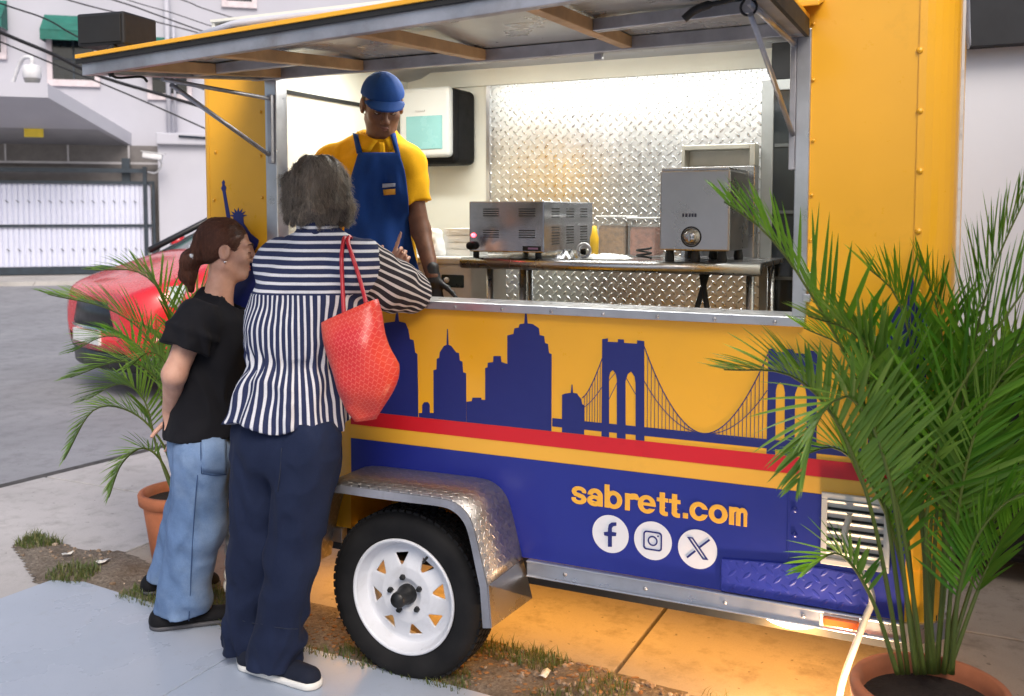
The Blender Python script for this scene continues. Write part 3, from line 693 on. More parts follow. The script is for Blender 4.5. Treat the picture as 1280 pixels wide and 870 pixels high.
# --- vinyl graphics: thin sheets on the side
def vinyl(name, poly, mat, y=-.0015, parent=None): return MB().prism(poly, y, y + .0012).build(name, mat, parent or TR)
BLX = -0.286; RX = 1.50
vinyl('blue_panel', [(BLX, .725), (BLX, .602), (WW0 + .05, .602), (WW1 + .003, .602), (WW1 + .003, .406), (RX, .406), (RX, .725)], m_blue)
vinyl('yellow_stripe', [(BLX, .727), (RX, .727), (RX, .772), (BLX, .772)], m_yel2)
vinyl('red_stripe', [(BLX, .774), (RX, .774), (RX, .822), (BLX, .822)], m_red)
MB().box((float(Y(985, 650)[0]), -.004, .52), (float(Y(985, 650)[0]) + .003, -.0005, .73)).build('panel_seam', m_blue, TR)
for py in (637, 668): p = Y(993, py); MB().lathe([(0, -.005), (.006, -.004), (.009, 0)], (p[0], -.002, p[2]), 'y', 10).build('rivet', m_blue, TR)
c7 = lambda cx, cy: (float(Y(460 + cx / 2.1333, 370 + cy / 2.1333)[0]), float(Y(460 + cx / 2.1333, 370 + cy / 2.1333)[2]))
def tower_block(pts, name='skyline_building', base=.823, y=-.0015):
    q = [c7(*p) for p in pts]; q = [(q[0][0], base)] + q + [(q[-1][0], base)]; return vinyl(name, q, m_sky, y)
tower_block([(-14, 200), (-10, 150), (0, 150), (0, 118), (14, 112), (18, 90), (40, 88), (44, 72), (72, 68), (76, 40), (80, 40), (83, 68), (100, 72), (108, 90), (112, 115), (122, 118), (126, 150), (132, 155), (134, 260)])
tower_block([(145, 291), (150, 283), (160, 283), (165, 290)])
tower_block([(136, 312), (175, 312)], 'skyline_base', y=-.0011)
tower_block([(175, 198), (183, 195), (184, 167), (190, 165), (192, 150), (203, 133), (210, 130), (211.5, 88), (213.5, 88), (215, 130), (222, 133), (235, 150), (243, 152), (245, 172), (252, 175), (254, 203), (262, 206)])
tower_block([(263, 282), (277, 280), (279, 271), (302, 271), (303, 277), (313, 277), (313, 192), (319, 190), (320, 178), (334, 176), (335, 160), (354, 160), (356, 176), (372, 181), (372, 105), (388, 101), (391, 86), (402, 84), (405, 75), (417, 73), (419.5, 42), (423, 42), (426, 73), (440, 75), (456, 86), (458, 104), (470, 107), (472, 125), (480, 128), (483, 152), (490, 155)])
tower_block([(518, 263), (526, 260), (541, 258), (543.5, 236), (545.5, 236), (547, 258), (558, 260), (560, 264), (569, 275), (571, 288), (577, 291)])
zdk = c7(900, 371)[1]; xd0 = c7(492, 340)[0]
vinyl('bridge_deck', [(xd0, zdk - .020), (RX, zdk - .020), (RX, zdk + .006), (xd0, zdk + .006)], m_sky, -.0016)
tw = [(623, 400), (625, 115), (640, 113), (640, 122), (667, 123), (667, 115), (683, 116), (683, 125), (718, 127), (718, 118), (737, 120), (737, 400), (714, 400), (714, 232), (711, 214), (702, 201), (693, 208), (687, 226), (687, 400), (664, 400), (664, 222), (661, 206), (653, 197), (646, 204), (643, 217), (643, 400)]
twp = [c7(*p) for p in tw]; twp = [(x, max(z, .823) if p[1] < 400 else .823) for (x, z), p in zip(twp, tw)]
dx2 = c7(1066, 250)[0] - c7(624, 250)[0]; zs2 = 1.0
vinyl('bridge_tower', twp, m_sky, -.0017); vinyl('bridge_tower', [(x + dx2, z) for x, z in twp], m_sky, -.0017)
xa, za = c7(737, 138); xb = c7(1066, 200)[0]; xm = (xa + xb) / 2
def cable(pts, r=.0016):
    b = MB(); b.tube([(x, -.001, z) for x, z in pts], r, 5); b.build('bridge_cable', m_sky, TR)
def cat(x, zl=.004): u = (x - xm) / (xb - xm); return zdk + zl + (za - zdk) * abs(u) ** 1.9
cable([(x, cat(x)) for x in np.linspace(xa, xb, 25)]); cable([(x, zdk + .004 + (za - zdk) * .58 * abs((x - xm) / (xb - xm)) ** 2.1) for x in np.linspace(xa, xb, 21)], .0012)
for x in np.linspace(xa, xb, 33)[1:-1]:
    if cat(x) - zdk > .012: cable([(x, zdk), (x, cat(x))], .0009)
xl0 = c7(572, 290)[0]; xl1 = c7(625, 175)
for a, r in ((1.0, .0016), (.55, .0012)): cable([(xl0 + (xl1[0] - xl0) * u, zdk + .01 + (xl1[1] - zdk) * a * (.35 + .65 * u ** 1.4)) for u in np.linspace(0, 1, 9)], r)
for u in np.linspace(.1, .9, 7): x = xl0 + (xl1[0] - xl0) * u; cable([(x, zdk), (x, zdk + .01 + (xl1[1] - zdk) * (.35 + .65 * u ** 1.4))], .0009)
for p, q in (((643, 275), (664, 232)), ((687, 215), (714, 262)), ((643, 225), (660, 205))): cable([c7(*p), c7(*q)], .0010)
def yy(px, py): p = Y(px, py); return float(p[0]), float(p[2])
q = [yy(*p) for p in [(1088, 430), (1098, 428), (1100, 402), (1116, 398), (1119, 384), (1134, 380), (1138.5, 345), (1141.5, 345), (1146, 381), (1160, 386)]]
vinyl('skyline_building', [(q[0][0], .823)] + q + [(q[-1][0], .823)], m_sky, -.0049)
# statue silhouette on the left panel
c6 = lambda cx, cy: yy(220 + cx / 5.433, 200 + cy / 5.433)
vinyl('statue_arm', [c6(*p) for p in [(345, 395), (318, 215), (307, 192), (316, 176), (313, 150), (325, 134), (334, 150), (331, 168), (343, 186), (338, 210), (352, 290), (372, 395)]], m_sky)
sp_ = []
for k in range(15):
    a = math.pi * (1.02 - k / 14 * 1.04); r = 62 if k % 2 == 1 else 34; sp_.append(c6(424 + r * math.cos(a), 385 - r * math.sin(a)))
vinyl('statue_crown', sp_ + [c6(462, 430), c6(390, 430)], m_sky)
vinyl('statue_robe', [yy(*p) for p in [(286, 276), (303, 276), (314, 292), (324, 300), (322, 308), (316, 318), (330, 340), (334, 400), (332, 470), (280, 470), (276, 400), (279, 320), (284, 290)]], m_sky, -.0027)
# lettering
def text_mesh(txt, name, x0, x1, z0, z1, mat, parent, y=-.0035, off=.035, shear=0.0, depth=.0012):
    cu = bpy.data.curves.new(name, 'FONT'); cu.body = txt; cu.size = 1; cu.offset = off; cu.extrude = 0.0; cu.space_character = 1.02
    ob = bpy.data.objects.new(name, cu); COL.objects.link(ob); dg = bpy.context.evaluated_depsgraph_get(); me = bpy.data.meshes.new_from_object(ob.evaluated_get(dg)); bpy.data.objects.remove(ob); bpy.data.curves.remove(cu)
    co = np.empty(len(me.vertices) * 3); me.vertices.foreach_get('co', co); co = co.reshape(-1, 3); lo = co.min(0); hi = co.max(0)
    nw = np.zeros_like(co); u = (co[:, 0] - lo[0]) / (hi[0] - lo[0]); v = (co[:, 1] - 0) / (hi[1] - 0)
    nw[:, 0] = x0 + (x1 - x0) * u; nw[:, 2] = z0 + (z1 - z0) * v; nw[:, 1] = y; nw -= world_offset(parent)
    me.vertices.foreach_set('co', nw.ravel()); me.materials.clear(); me.materials.append(mat); me.update()
    o = link(bpy.data.objects.new(name, me), parent); k = o.modifiers.new('solid', 'SOLIDIFY'); k.thickness = depth; k.offset = 0; return o
xa_, za_ = yy(715, 628); xb_, _ = yy(934, 655); zt_ = yy(766, 606)[1]
def letters_sdf(P_, xa, xb, za, zt):
    # heavy grotesque letters drawn as strokes in a unit x-height frame (x-height 1, ascender 1.36)
    s_ = (zt - za) / 1.36; Z = (P_[:, 2] - za) / s_; Xl = (P_[:, 0] - xa) / (xb - xa) * 11.62; W_ = .155
    L2 = lambda x, z: np.sqrt(x * x + z * z)
    def box(x0, x1, z0, z1): return np.maximum(np.maximum(x0 - Xl, Xl - x1), np.maximum(z0 - Z, Z - z1))
    def oval(cx, cz, rx, rz): return (L2((Xl - cx) / rx, (Z - cz) / rz) - 1) * min(rx, rz)
    def ring(cx, rx=.60, rz=.53, ix=.25, iz=.27, cz=.5): return np.maximum(oval(cx, cz, rx, rz), -oval(cx, cz, ix, iz))
    d = np.full(len(P_), 9.0, np.float32); add = lambda e: np.minimum(d, e)
    def S(c):
        top = np.maximum(np.maximum(oval(c, .715, .52, .32), -oval(c + .02, .70, .20, .10)), -box(c + .05, c + .7, .52, .66))
        bot = np.maximum(np.maximum(oval(c, .285, .54, .32), -oval(c - .02, .30, .20, .10)), -box(c - .7, c - .05, .35, .48))
        mid = np.maximum(np.abs((Z - .5) + (Xl - c) * .22) - .135, np.abs(Xl - c) - .36)
        return np.minimum(np.minimum(np.maximum(top, -box(c + .0, c + .7, .40, .60)), np.maximum(bot, -box(c - .7, c, .40, .60))), mid)
    d = add(S(.52))
    c = 1.66; bowl = np.maximum(oval(c - .06, .30, .50, .33), -oval(c - .04, .28, .19, .13)); arch = np.maximum(np.maximum(oval(c, .60, .54, .43), -oval(c, .52, .20, .25)), -box(c - .7, c + .16, .30, .62))
    d = add(np.minimum(np.minimum(bowl, arch), box(c + .20, c + .54, .0, .62)))
    c = 2.92; d = add(np.minimum(ring(c + .02), box(c - .60, c - .26, 0, 1.36)))
    c = 3.72; d = add(np.minimum(box(c, c + .35, 0, 1.0), np.maximum(np.maximum(oval(c + .62, .50, .62, .53), -oval(c + .66, .42, .31, .27)), -box(c - .4, c + 2, -.4, .66)) + np.maximum(0, Xl - (c + .86))))
    c = 5.20; e = ring(c, ix=.25, iz=.29); d = add(np.minimum(np.maximum(e, -box(c + .1, c + .8, .28, .42)), box(c - .45, c + .52, .42, .60)))
    for c in (6.22, 7.02):
        d = add(np.minimum(box(c - .17, c + .18, .16, 1.30), np.minimum(box(c - .36, c + .40, .76, .99), np.maximum(np.maximum(oval(c + .20, .22, .38, .25), -oval(c + .30, .34, .16, .12)), -box(c + .38, c + 1, -.2, 1)))))
    d = add(box(7.58, 7.92, 0, .30))
    c = 8.60; d = add(np.maximum(ring(c), -np.maximum(box(c + .02, c + .9, .36, .64), -oval(c, .5, .0001, .0001) * 0 - 1)))
    d = add(ring(9.82))
    c = 10.50; d = add(box(c, c + .33, 0, 1.0))
    for cc in (c + .50, c + .90): d = add(np.minimum(box(cc - .06 + .06, cc + .22, 0, .70) if cc > c + .6 else box(c + .42, c + .72, 0, .72), np.maximum(np.maximum(oval(cc - .06, .70, .30, .32), -oval(cc - .08, .62, .10, .14)), -box(c - .5, c + 2, -.5, .62))))
    return np.maximum(d * s_ * .85, np.abs(P_[:, 1] + .0027) - .0012)
V, Fq = sculpt(lambda P_: letters_sdf(P_, xa_, xb_, za_, zt_), (xa_ - .012, -.008, za_ - .012), (xb_ + .012, .003, zt_ + .012), .0011)
mesh_obj('lettering', V, Fq, m_yel2, TR)
m_wht = paint('white_vinyl', (.78, .78, .82), .4, .2)
z4 = lambda cx, cy: yy(600 + cx / 4.2667, 640 + cy / 4.2667)
def ringpoly(c, r, n=40): return [(c[0] + r * math.cos(2 * math.pi * k / n), c[1] + r * math.sin(2 * math.pi * k / n)) for k in range(n)]
discs = []
for cx, cy in ((697, 116), (923, 152), (1161, 197)):
    c = z4(cx, cy); discs.append((vinyl('logo_disc', ringpoly(c, .0585), m_wht, -.0032), c))
f_ = [(685, 183), (685, 127), (665, 122), (663, 105), (685, 103), (685, 85), (690, 64), (704, 54), (730, 53), (730, 71), (713, 74), (706, 84), (706, 104), (730, 108), (728, 126), (706, 126), (706, 183)]
vinyl('letter_f', [z4(*p) for p in f_], m_sky, -.0048, discs[0][0])
d, c = discs[1]; hw = .029
def outline(b, poly, poly2, y0=-.0048, y1=-.0036):
    n = len(poly); vs = [(p[0], y, p[1]) for y in (y0, y1) for P2 in (poly, poly2) for p in P2]
    fs = []
    for i in range(n):
        j = (i + 1) % n; fs += [(i, j, n + j, n + i), (2 * n + i, 3 * n + i, 3 * n + j, 2 * n + j), (i, 2 * n + i, 2 * n + j, j), (n + i, n + j, 3 * n + j, 3 * n + i)]
    b.add(vs, fs)
def rsq(c, h, r, n=6):
    o = []
    for sx, sy, a0 in ((1, 1, 0), (-1, 1, 90), (-1, -1, 180), (1, -1, 270)):
        for k in range(n + 1): a = R(a0 + 90 * k / n); o.append((c[0] + sx * (h - r) + r * math.cos(a), c[1] + sy * (h - r) + r * math.sin(a)))
    return o
b = MB(); outline(b, rsq(c, hw, .010), rsq(c, hw - .0045, .007)); outline(b, ringpoly(c, .0155, 28), ringpoly(c, .0112, 28)); b.prism(ringpoly((c[0] + .0165, c[1] + .0165), .0028, 12), -.0048, -.0036); b.build('camera_mark', m_sky, d)
d, c = discs[2]; b = MB()
outl = [z4(*p) for p in [(1106, 130), (1137, 133), (1220, 254), (1190, 251)]]; inn = [z4(*p) for p in [(1122, 138), (1133, 140), (1205, 246), (1195, 245)]]
outline(b, outl, inn)
for p, q_ in (((1226, 146), (1172, 186)), ((1150, 205), (1106, 240))):
    a = np.array(z4(*p)); e = np.array(z4(*q_)); n_ = np.array([-(e - a)[1], (e - a)[0]]); n_ = n_ / np.linalg.norm(n_) * .0028; b.prism([tuple(a + n_), tuple(e + n_), tuple(e - n_), tuple(a - n_)], -.0048, -.0036)
b.build('letter_x', m_sky, d)
# --- bottom rail, tread plate skirt, vent, marker
b = MB(); b.box((WW1 + .085, -.014, .352), (1.50, .02, .405)); b.box((WW1 + .085, -.020, .398), (1.50, -.014, .405)); b.box((WW1 + .085, -.020, .352), (1.50, -.014, .358)); b.build('bottom_rail', m_alu, TR, bevel=.002)
MB().box((-.94, -.014, .352), (WW0 - .03, .02, .405)).build('bottom_rail', m_alu, TR, bevel=.003)
b = MB(); plan(b, [(1.50, -.014)] + [(p[0] + .012 * (p[0] - 1.5) / .095, p[1] - .014 + .014 * (p[0] - 1.5) / .095) for p in arc] + [(1.607, 1.4), (1.58, 1.4), (1.58, .1), (1.5, .02)], .352, .405); b.build('bottom_rail', m_alu, TR)
for x in (.52, .78, 1.02, 1.24): p = MB().lathe([(0, -.0045), (.005, -.004), (.007, 0)], (x, -.014, .378), 'y', 8).build('rivet', m_alud, TR)
m_plate_b = DIAMOND('blue_tread_plate', (.020, .032, .30), .030, 'xz', 0.0, .42, .4, dist=.003, paint=.1)
sk = [yy(*p) for p in [(902, 697), (985, 703), (1030, 709), (1072, 717), (1087, 742)]]; xr_ = yy(1087, 742)[0]
MB().prism([(sk[0][0], .407)] + sk + [(xr_, .407)], -.010, -.002).build('tread_skirt', m_plate_b, TR, bevel=.003)
v0, v1 = yy(1028, 614), yy(1102, 712); vz0, vz1 = .535, .735; vx0, vx1 = v0[0], v1[0] + .02
b = MB(); fw_ = .016
b.box((vx0, -.016, vz0), (vx1, -.003, vz0 + fw_)); b.box((vx0, -.016, vz1 - fw_), (vx1, -.003, vz1)); b.box((vx0, -.016, vz0 + fw_), (vx0 + fw_, -.003, vz1 - fw_)); b.box((vx1 - fw_, -.016, vz0 + fw_), (vx1, -.003, vz1 - fw_))
vt = b.build('vent', M('vent_white', (.68, .64, .58), .45), TR, bevel=.002)
MB().box((vx0 + fw_, -.0045, vz0 + fw_), (vx1 - fw_, -.003, vz1 - fw_)).build('vent_back', m_under, vt)
for k in range(6):
    z = vz0 + .028 + k * .0285; b = MB(); b.bar((vx0 + fw_, -.009, z), (vx1 - fw_, -.009, z), .004, .026, up=(0, -.6, 1)); b.build('vent_slat', M('vent_white'), vt)
x0 = yy(1030, 775)[0]; mk = MB().box((x0, -.026, .362), (x0 + .095, -.014, .392)).build('marker_lamp', m_lens, TR, bevel=.006)
MB().box((x0 - .01, -.018, .358), (x0 + .105, -.0145, .396)).build('marker_base', M('vent_white'), mk, bevel=.003)
# latch plates beside the window
for py in (345, 358, 372): p = Y(1009, py); MB().box((p[0] - .012, -.014, p[2] - .012), (p[0] + .012, -.002, p[2] + .012)).build('latch_plate', m_alu, TR, bevel=.004)
# --- chassis
b = MB(); b.box((-.94, .10, .28), (1.58, .15, .36)); b.box((-.94, 1.25, .28), (1.58, 1.30, .36))
for x in (-.8, -.4, .42, .9, 1.4): b.box((x, .15, .30), (x + .05, 1.25, .36))
b.build('chassis', m_under, TR)
b = MB(); b.tube([(.02, -.02, .272), (.02, 1.4, .272)], .03, 10); b.box((-.28, .10, .30), (.32, .14, .33)); b.build('axle', m_under, TR)
# --- fender of tread plate
prof = [(-.375, .30), (-.345, .44), (-.31, .545), (-.265, .605), (-.20, .633), (-.05, .638), (.10, .640), (.225, .640), (.272, .628), (.305, .600), (.325, .555), (.345, .48), (.366, .40)]
prof = [tuple(p[[0, 1]]) for p in [np.array(q) for q in smooth_path([(x, z, 0) for x, z in prof], 3)]]
s = 0; vs = []; at = []; yf0, yf1 = -.245, -.001
for i, (x, z) in enumerate(prof):
    if i: s += math.hypot(x - prof[i - 1][0], z - prof[i - 1][1])
    for y in (yf0, yf1): vs.append((x, y, z)); at.append((s, y, 0))
n_ = len(prof); b = MB(); b.add(vs, [(2 * i, 2 * i + 1, 2 * i + 3, 2 * i + 2) for i in range(n_ - 1)], True)
m_fend = DIAMOND('tread_plate_fender', (.46, .44, .42), .026, metal=1.0, rough=.46, strength=.45, attr='duv', dist=.003)
FN = b.build('fender', m_fend, TR, fix=False, attrs={'duv': at}); k = FN.modifiers.new('solid', 'SOLIDIFY'); k.thickness = .004
xe, ze = prof[-1]; b = MB(); b.add([(xe + .001, yf0, ze), (xe + .001, yf1, ze), (xe + .034, yf1, .278), (xe + .012, yf0, .272)], [(0, 1, 2, 3)]); k = b.build('mud_flap', m_steel, FN, fix=False); k = k.modifiers.new('solid', 'SOLIDIFY'); k.thickness = .004
vs = []; cen = np.array([.0, .2])
for x, z in prof + [(xe + .012, .272)]:
    d_ = (cen - np.array([x, z])); d_ /= np.linalg.norm(d_); vs += [(x, yf0 - .002, z), (x + d_[0] * .026, yf0 - .002, z + d_[1] * .026)]
b = MB(); b.add(vs, [(2 * i, 2 * i + 1, 2 * i + 3, 2 * i + 2) for i in range(len(vs) // 2 - 1)], False); k = b.build('fender_lip', m_alud, FN, fix=False); k = k.modifiers.new('solid', 'SOLIDIFY'); k.thickness = .004
# --- wheels (near and far)
WC = np.array([.022, -.10, .275]); RO = .275
b = MB(); pr = [(.186, -.058), (.20, -.070), (.232, -.076), (.256, -.072), (.268, -.058), (RO, -.045), (RO, .045), (.268, .058), (.256, .072), (.232, .076), (.20, .070), (.186, .058)]
b.lathe(pr, WC, 'y', 72, True)
g = N('tyre_rubber'); tn = g.noise(8, 5); g.set(g.mix(g.mapr(tn, .3, .7, 0, 1), (.008, .008, .009), (.020, .019, .019)), .7, 0, .2); sp = g.node('SeparateXYZ'); g.link(g.coord(), sp.inputs[0])
tyre = None
def tread(b):
    for k in range(64):
        a0 = 2 * math.pi * k / 64; 
        for y0, y1, sh in ((-.052, -.032, 0), (-.026, -.004, .5), (.004, .026, 0), (.032, .052, .5)):
            a1, a2 = a0 + sh * .09, a0 + .07 + sh * .09; r1 = RO + .004; vs = []
            for r in (RO - .006, r1):
                for a, y in ((a1, y0), (a2, y0), (a2, y1), (a1, y1)): vs.append(WC + np.array([r * math.cos(a), y, r * math.sin(a)]))
            b.add(vs, [(4, 5, 6, 7), (0, 1, 5, 4), (1, 2, 6, 5), (2, 3, 7, 6), (3, 0, 4, 7)])
tread(b)
tyre = b.build('wheel', g.m, TR)
def rim_sdf(P_):
    q = P_ - WC.astype(np.float32); r = np.sqrt(q[:, 0] ** 2 + q[:, 2] ** 2); y = q[:, 1]; th = np.arctan2(q[:, 2], q[:, 0])
    # barrel + lips
    br = np.maximum(np.abs(r - (.168 + .012 * np.clip((np.abs(y) - .03) / .03, 0, 1))) - .004, np.abs(y) - .066)
    lip = np.sqrt((r - .184) ** 2 + (y + .066) ** 2) - .0055
    # dished disc
    yd = -.020 - .020 * np.clip((.15 - r) / .06, 0, 1) + .012 * np.clip((.055 - r) / .02, 0, 1)
    disc = np.maximum(np.abs(y - yd) - .004, r - .168)
    a = np.mod(th + .2, math.pi / 4) - math.pi / 8
    hx, hz = r * np.cos(a), r * np.sin(a)
    tri = np.maximum(np.maximum((hx - .133), -(hx - .098) * .55 + np.abs(hz) * .0 - .02 + .02), np.abs(hz) - .022 * (hx - .092) / .036)
    disc = smax(disc, -tri, .003)
    return smin(smin(br, lip, .004), disc, .006)
V, Fq = sculpt(rim_sdf, WC - [.2, .085, .2], WC + [.2, .075, .2], .0027)
m_rim = M('rim_white', (.70, .71, .75), .35, var=.05, dirt=(.3, .27, .24), dscale=9, damt=.3)
rim = mesh_obj('rim', V, Fq, m_rim, tyre, 1)
b = MB(); b.lathe([(0, -.105), (.022, -.103), (.026, -.094), (.026, -.06), (.030, -.055), (.033, -.045), (.033, -.02)], WC, 'y', 24); b.build('hub_cap', M('black_hub', (.012, .012, .012), .4), tyre)
for k in range(5):
    a = 2 * math.pi * k / 5 + .5; c = WC + np.array([.058 * math.cos(a), 0, .058 * math.sin(a)]); b = MB(); b.lathe([(0, -.058), (.007, -.057), (.0095, -.052), (.0095, -.032)], c, 'y', 6, False); b.build('lug_nut', M('black_hub'), tyre)
p = WC + np.array([.075, -.062, .125]); MB().tube([p, p + np.array([.018, -.006, .02])], .0045, 8).build('valve_stem', M('black_hub'), tyre)
# far wheel
b = MB(); b.lathe(pr, (WC[0], 1.36, WC[2]), 'y', 48, True); w2 = b.build('wheel', g.m, TR); b = MB(); b.disc((WC[0], 1.35, WC[2]), .186, 'y', 32); b.build('rim', m_rim, w2)

# ================================================================ awning hatch (part of the trailer)
def zh(x): return 2.014 + .010 * (x + .63) / 1.83
def zo(x): return 1.938 + .047 * (x + .64)
AX0, AX1 = -.645, 1.215
def Aw(x, s, dz=0): return np.array([x, -.025 - .755 * s, zh(x) + (zo(x) - zh(x)) * s + dz])
def slab_aw(b, x0, x1, s0, s1, d0, d1):
    vs = [Aw(x, s, d) for d in (d0, d1) for x, s in ((x0, s0), (x1, s0), (x1, s1), (x0, s1))]
    return b.add(vs, [(0, 3, 2, 1), (4, 5, 6, 7), (0, 1, 5, 4), (1, 2, 6, 5), (2, 3, 7, 6), (3, 0, 4, 7)])
m_awn = M('awning_underside', (.50, .50, .48), .30, .55, var=.15, vscale=3, dirt=(.3, .27, .2), dscale=2.5, damt=.5)
AH = slab_aw(MB(), AX0, AX1, .0, .995, -.012, -.002).build('awning_hatch', m_awn, TR)
slab_aw(MB(), AX0 - .012, AX1 + .012, -.01, 1.01, -.002, .010).build('top_skin', m_yel, AH, bevel=.002)
b = MB(); slab_aw(b, AX0 - .014, AX1 + .014, .994, 1.004, -.016, -.004); slab_aw(b, AX1 + .001, AX1 + .012, 0, .994, -.05, -.003); b.build('seal', m_rub, AH)
b = MB(); slab_aw(b, AX0, AX1, .952, .992, -.050, -.013); b.build('outer_frame', m_alud, AH, bevel=.002)
b = MB(); slab_aw(b, AX0, AX1, .005, .05, -.050, -.013); b.build('inner_frame', m_alud, AH, bevel=.002)
for x0 in (AX0, AX1 - .035): slab_aw(MB(), x0, x0 + .035, .05, .952, -.048, -.013).build('side_frame', m_alud, AH, bevel=.002)
ribs = [float(Y(463, 88)[0]), float(Y(613, 72)[0]), float(Y(792, 55)[0])]
for x in [-.53] + ribs: slab_aw(MB(), x - .016, x + .016, .05, .952, -.046, -.013).build('rib', m_tan, AH, bevel=.002)
xs_ = [AX0 + .035, -.546, ribs[0] - .016, ribs[0] + .016, ribs[1] - .016, ribs[1] + .016, ribs[2] - .016, ribs[2] + .016, AX1 - .035]
for a, e in ((AX0 + .035, ribs[0] - .016), (ribs[2] + .016, AX1 - .035)): slab_aw(MB(), a, e, .42, .47, -.044, -.013).build('cross_rail', m_alud, AH, bevel=.002)
# struts and their brackets
bl = X(214, 106, -.615); bl2 = X(203, 99, -.60)
def strut(p, q, r=.007, mat=None, nm='strut'): return MB().tube([p, q], r, 8).build(nm, mat or m_alud, AH)
strut(X(347, 201, -.60), bl, .008); strut(X(346, 125, -.60), bl2, .007)
MB().box((-.606, -.03, X(347, 205, -.60)[2]), (-.588, -.010, X(347, 120, -.60)[2])).build('strut_bracket', m_alud, TR, bevel=.003)
strut(X(996, 183, 1.188), X(938, 18, 1.175), .007); strut(X(998, 60, 1.188), X(935, 2, 1.175), .007)
b = MB(); c = X(937, 10, 1.17)
b.lathe([(.018 + .003 * math.cos(t), .003 * math.sin(t)) for t in np.linspace(0, 2 * math.pi, 9)[:-1]], c + np.array([0, -.01, 0]), 'y', 18, True, True); b.build('latch_ring', m_rub, AH)
b = MB(); b.tube(smooth_path([Y(855, 24, -.42), Y(868, 13, -.42), Y(886, 6, -.43), Y(905, 2, -.44), Y(918, -3, -.45)], 4), [.010] * 9 + [.006] * 8, 8); b.build('lock_handle', m_rub, AH)
b = MB(); b.tube(smooth_path([X(136, 86, -.60), X(145, 97, -.60), X(176, 96, -.60), X(184, 102, -.6)], 4), .004, 6); b.tube([X(135, 84, -.60), X(140, 95, -.60)], .008, 6); b.build('latch_hook', m_rub, AH)
MB().box((float(Y(750, 70)[0]) - .012, -.02, 1.955), (float(Y(750, 70)[0]) + .012, .0, 1.99)).build('catch_plate', m_alud, TR, bevel=.002)
# drip lip over the window, its right end shows
b = MB(); b.prism([(0, 0), (.10, -.03), (.10, -.045), (.0, -.015)], AX0 - .03, 1.262, lambda x, y, z: (y, -x, z + 2.085)); b.build('drip_lip', m_yel, TR, bevel=.003)

# ================================================================ lamps of the trailer
lm = MB().box((-.75, .62, 2.165), (1.35, .70, 2.198)).build('ceiling_lamp', EMIT('tube_light', (1, 1, .95), 5.0), TR)
def area(name, loc, sx, sy, energy, color, rot, parent):
    l = bpy.data.lights.new(name, 'AREA'); l.shape = 'RECTANGLE'; l.size = sx; l.size_y = sy; l.energy = energy; l.color = color
    o = bpy.data.objects.new(name, l); link(o, parent); o.location = tuple(np.array(loc) - world_offset(parent)); o.rotation_euler = rot; return o
area('tube_glow', (.3, .66, 2.16), 2.1, .10, 13, (1, 1.0, .95), (0, 0, 0), lm)
WARM = (1.0, .45, .07)
ul = MB(); ul.lathe([(0, -.03), (.06, -.028), (.085, -.015), (.09, 0)], (1.20, .07, .352), 'z', 20); ul = ul.build('underfloor_lamp', EMIT('warm_lens', (1, .85, .6), 9.0), TR)
area('underfloor_glow', (1.20, .07, .315), .12, .12, 3.5, WARM, (0, 0, 0), ul)
ul2 = MB().box((-.85, .42, .340), (1.45, .46, .352)).build('underglow_strip', EMIT('amber_strip', (1, .5, .12), 4.0), TR)
area('underglow', (.30, .44, .335), 2.3, .04, 8, WARM, (0, 0, 0), ul2)
# floodlight on the ground beside the right pot
fl_ = thing('floodlight', (1.36, -.14, 0), 'small black floodlight on the ground behind the right plant pot', 'floodlight')
b = MB(); fwd = Vector((-.28, .40, .62)).normalized(); Mq = Matrix.Translation((1.36, -.14, .06)) @ fwd.to_track_quat('Y', 'Z').to_matrix().to_4x4()
b.box((-.05, -.03, -.035), (.05, .012, .035), Mq); b.build('housing', m_blk, fl_, bevel=.006)
ln = MB().box((-.042, .0125, -.028), (.042, .015, .028), Mq).build('lens', EMIT('warm_lens', (1, .85, .6), 9.0), fl_)
MB().tube([(1.31, -.15, .014), (1.31, -.15, .07)], .006).build('stand', m_blk, fl_); MB().tube([(1.41, -.13, .014), (1.41, -.13, .07)], .006).build('stand', m_blk, fl_)
ao = area('flood_glow', (0, 0, 0), .08, .05, 7, (1, .70, .42), (0, 0, 0), fl_)
lw = Mq @ Vector((0, .02, 0)); ao.location = lw - Vector(fl_.location); ao.rotation_euler = fwd.to_track_quat('-Z', 'Y').to_euler()
# white cord looping from the vent down to the floodlight
b = MB(); b.tube(smooth_path([Y(1062, 645, -.02), Y(1056, 672, -.05), Y(1072, 705, -.06), Y(1090, 745, -.05), Y(1081, 775, -.05), (1.350, -.06, .22), (1.35, -.09, .12), (1.36, -.13, .05)], 6), .009, 8)
tag(b.build('power_cord', M('cord_white', (.62, .55, .45), .5)), 'pale power cord hanging from the vent down to the floodlight', 'cord')
# small black box unit on a bracket at the awning's outer corner
bu = thing('loudspeaker', Aw(-.60, .93, .01), 'small black box loudspeaker on a bracket above the awning corner', 'speaker')
cb_ = D(147, 43, 2.96); Mq = Matrix.Translation(cb_.tolist()) @ Matrix.Rotation(R(8), 4, 'Z')
MB().box((-.085, -.075, -.045), (.085, .075, .052), Mq).build('cabinet', M('speaker_black', (.014, .014, .015), .6, bump=.3, bscale=90, bdist=.002), bu, bevel=.006)
MB().box((-.075, -.079, -.037), (.075, -.075, .044), Mq).build('grille', m_rub, bu, bevel=.004)
b = MB(); pb = Aw(-.60, .93, .01); b.tube([cb_ + np.array([0, 0, -.045]), (cb_ + pb) / 2 + np.array([.0, 0, -.01]), pb], .007); b.box(tuple(pb - [.03, .02, .004]), tuple(pb + [.03, .02, .004])); b.build('bracket', m_rub, bu)

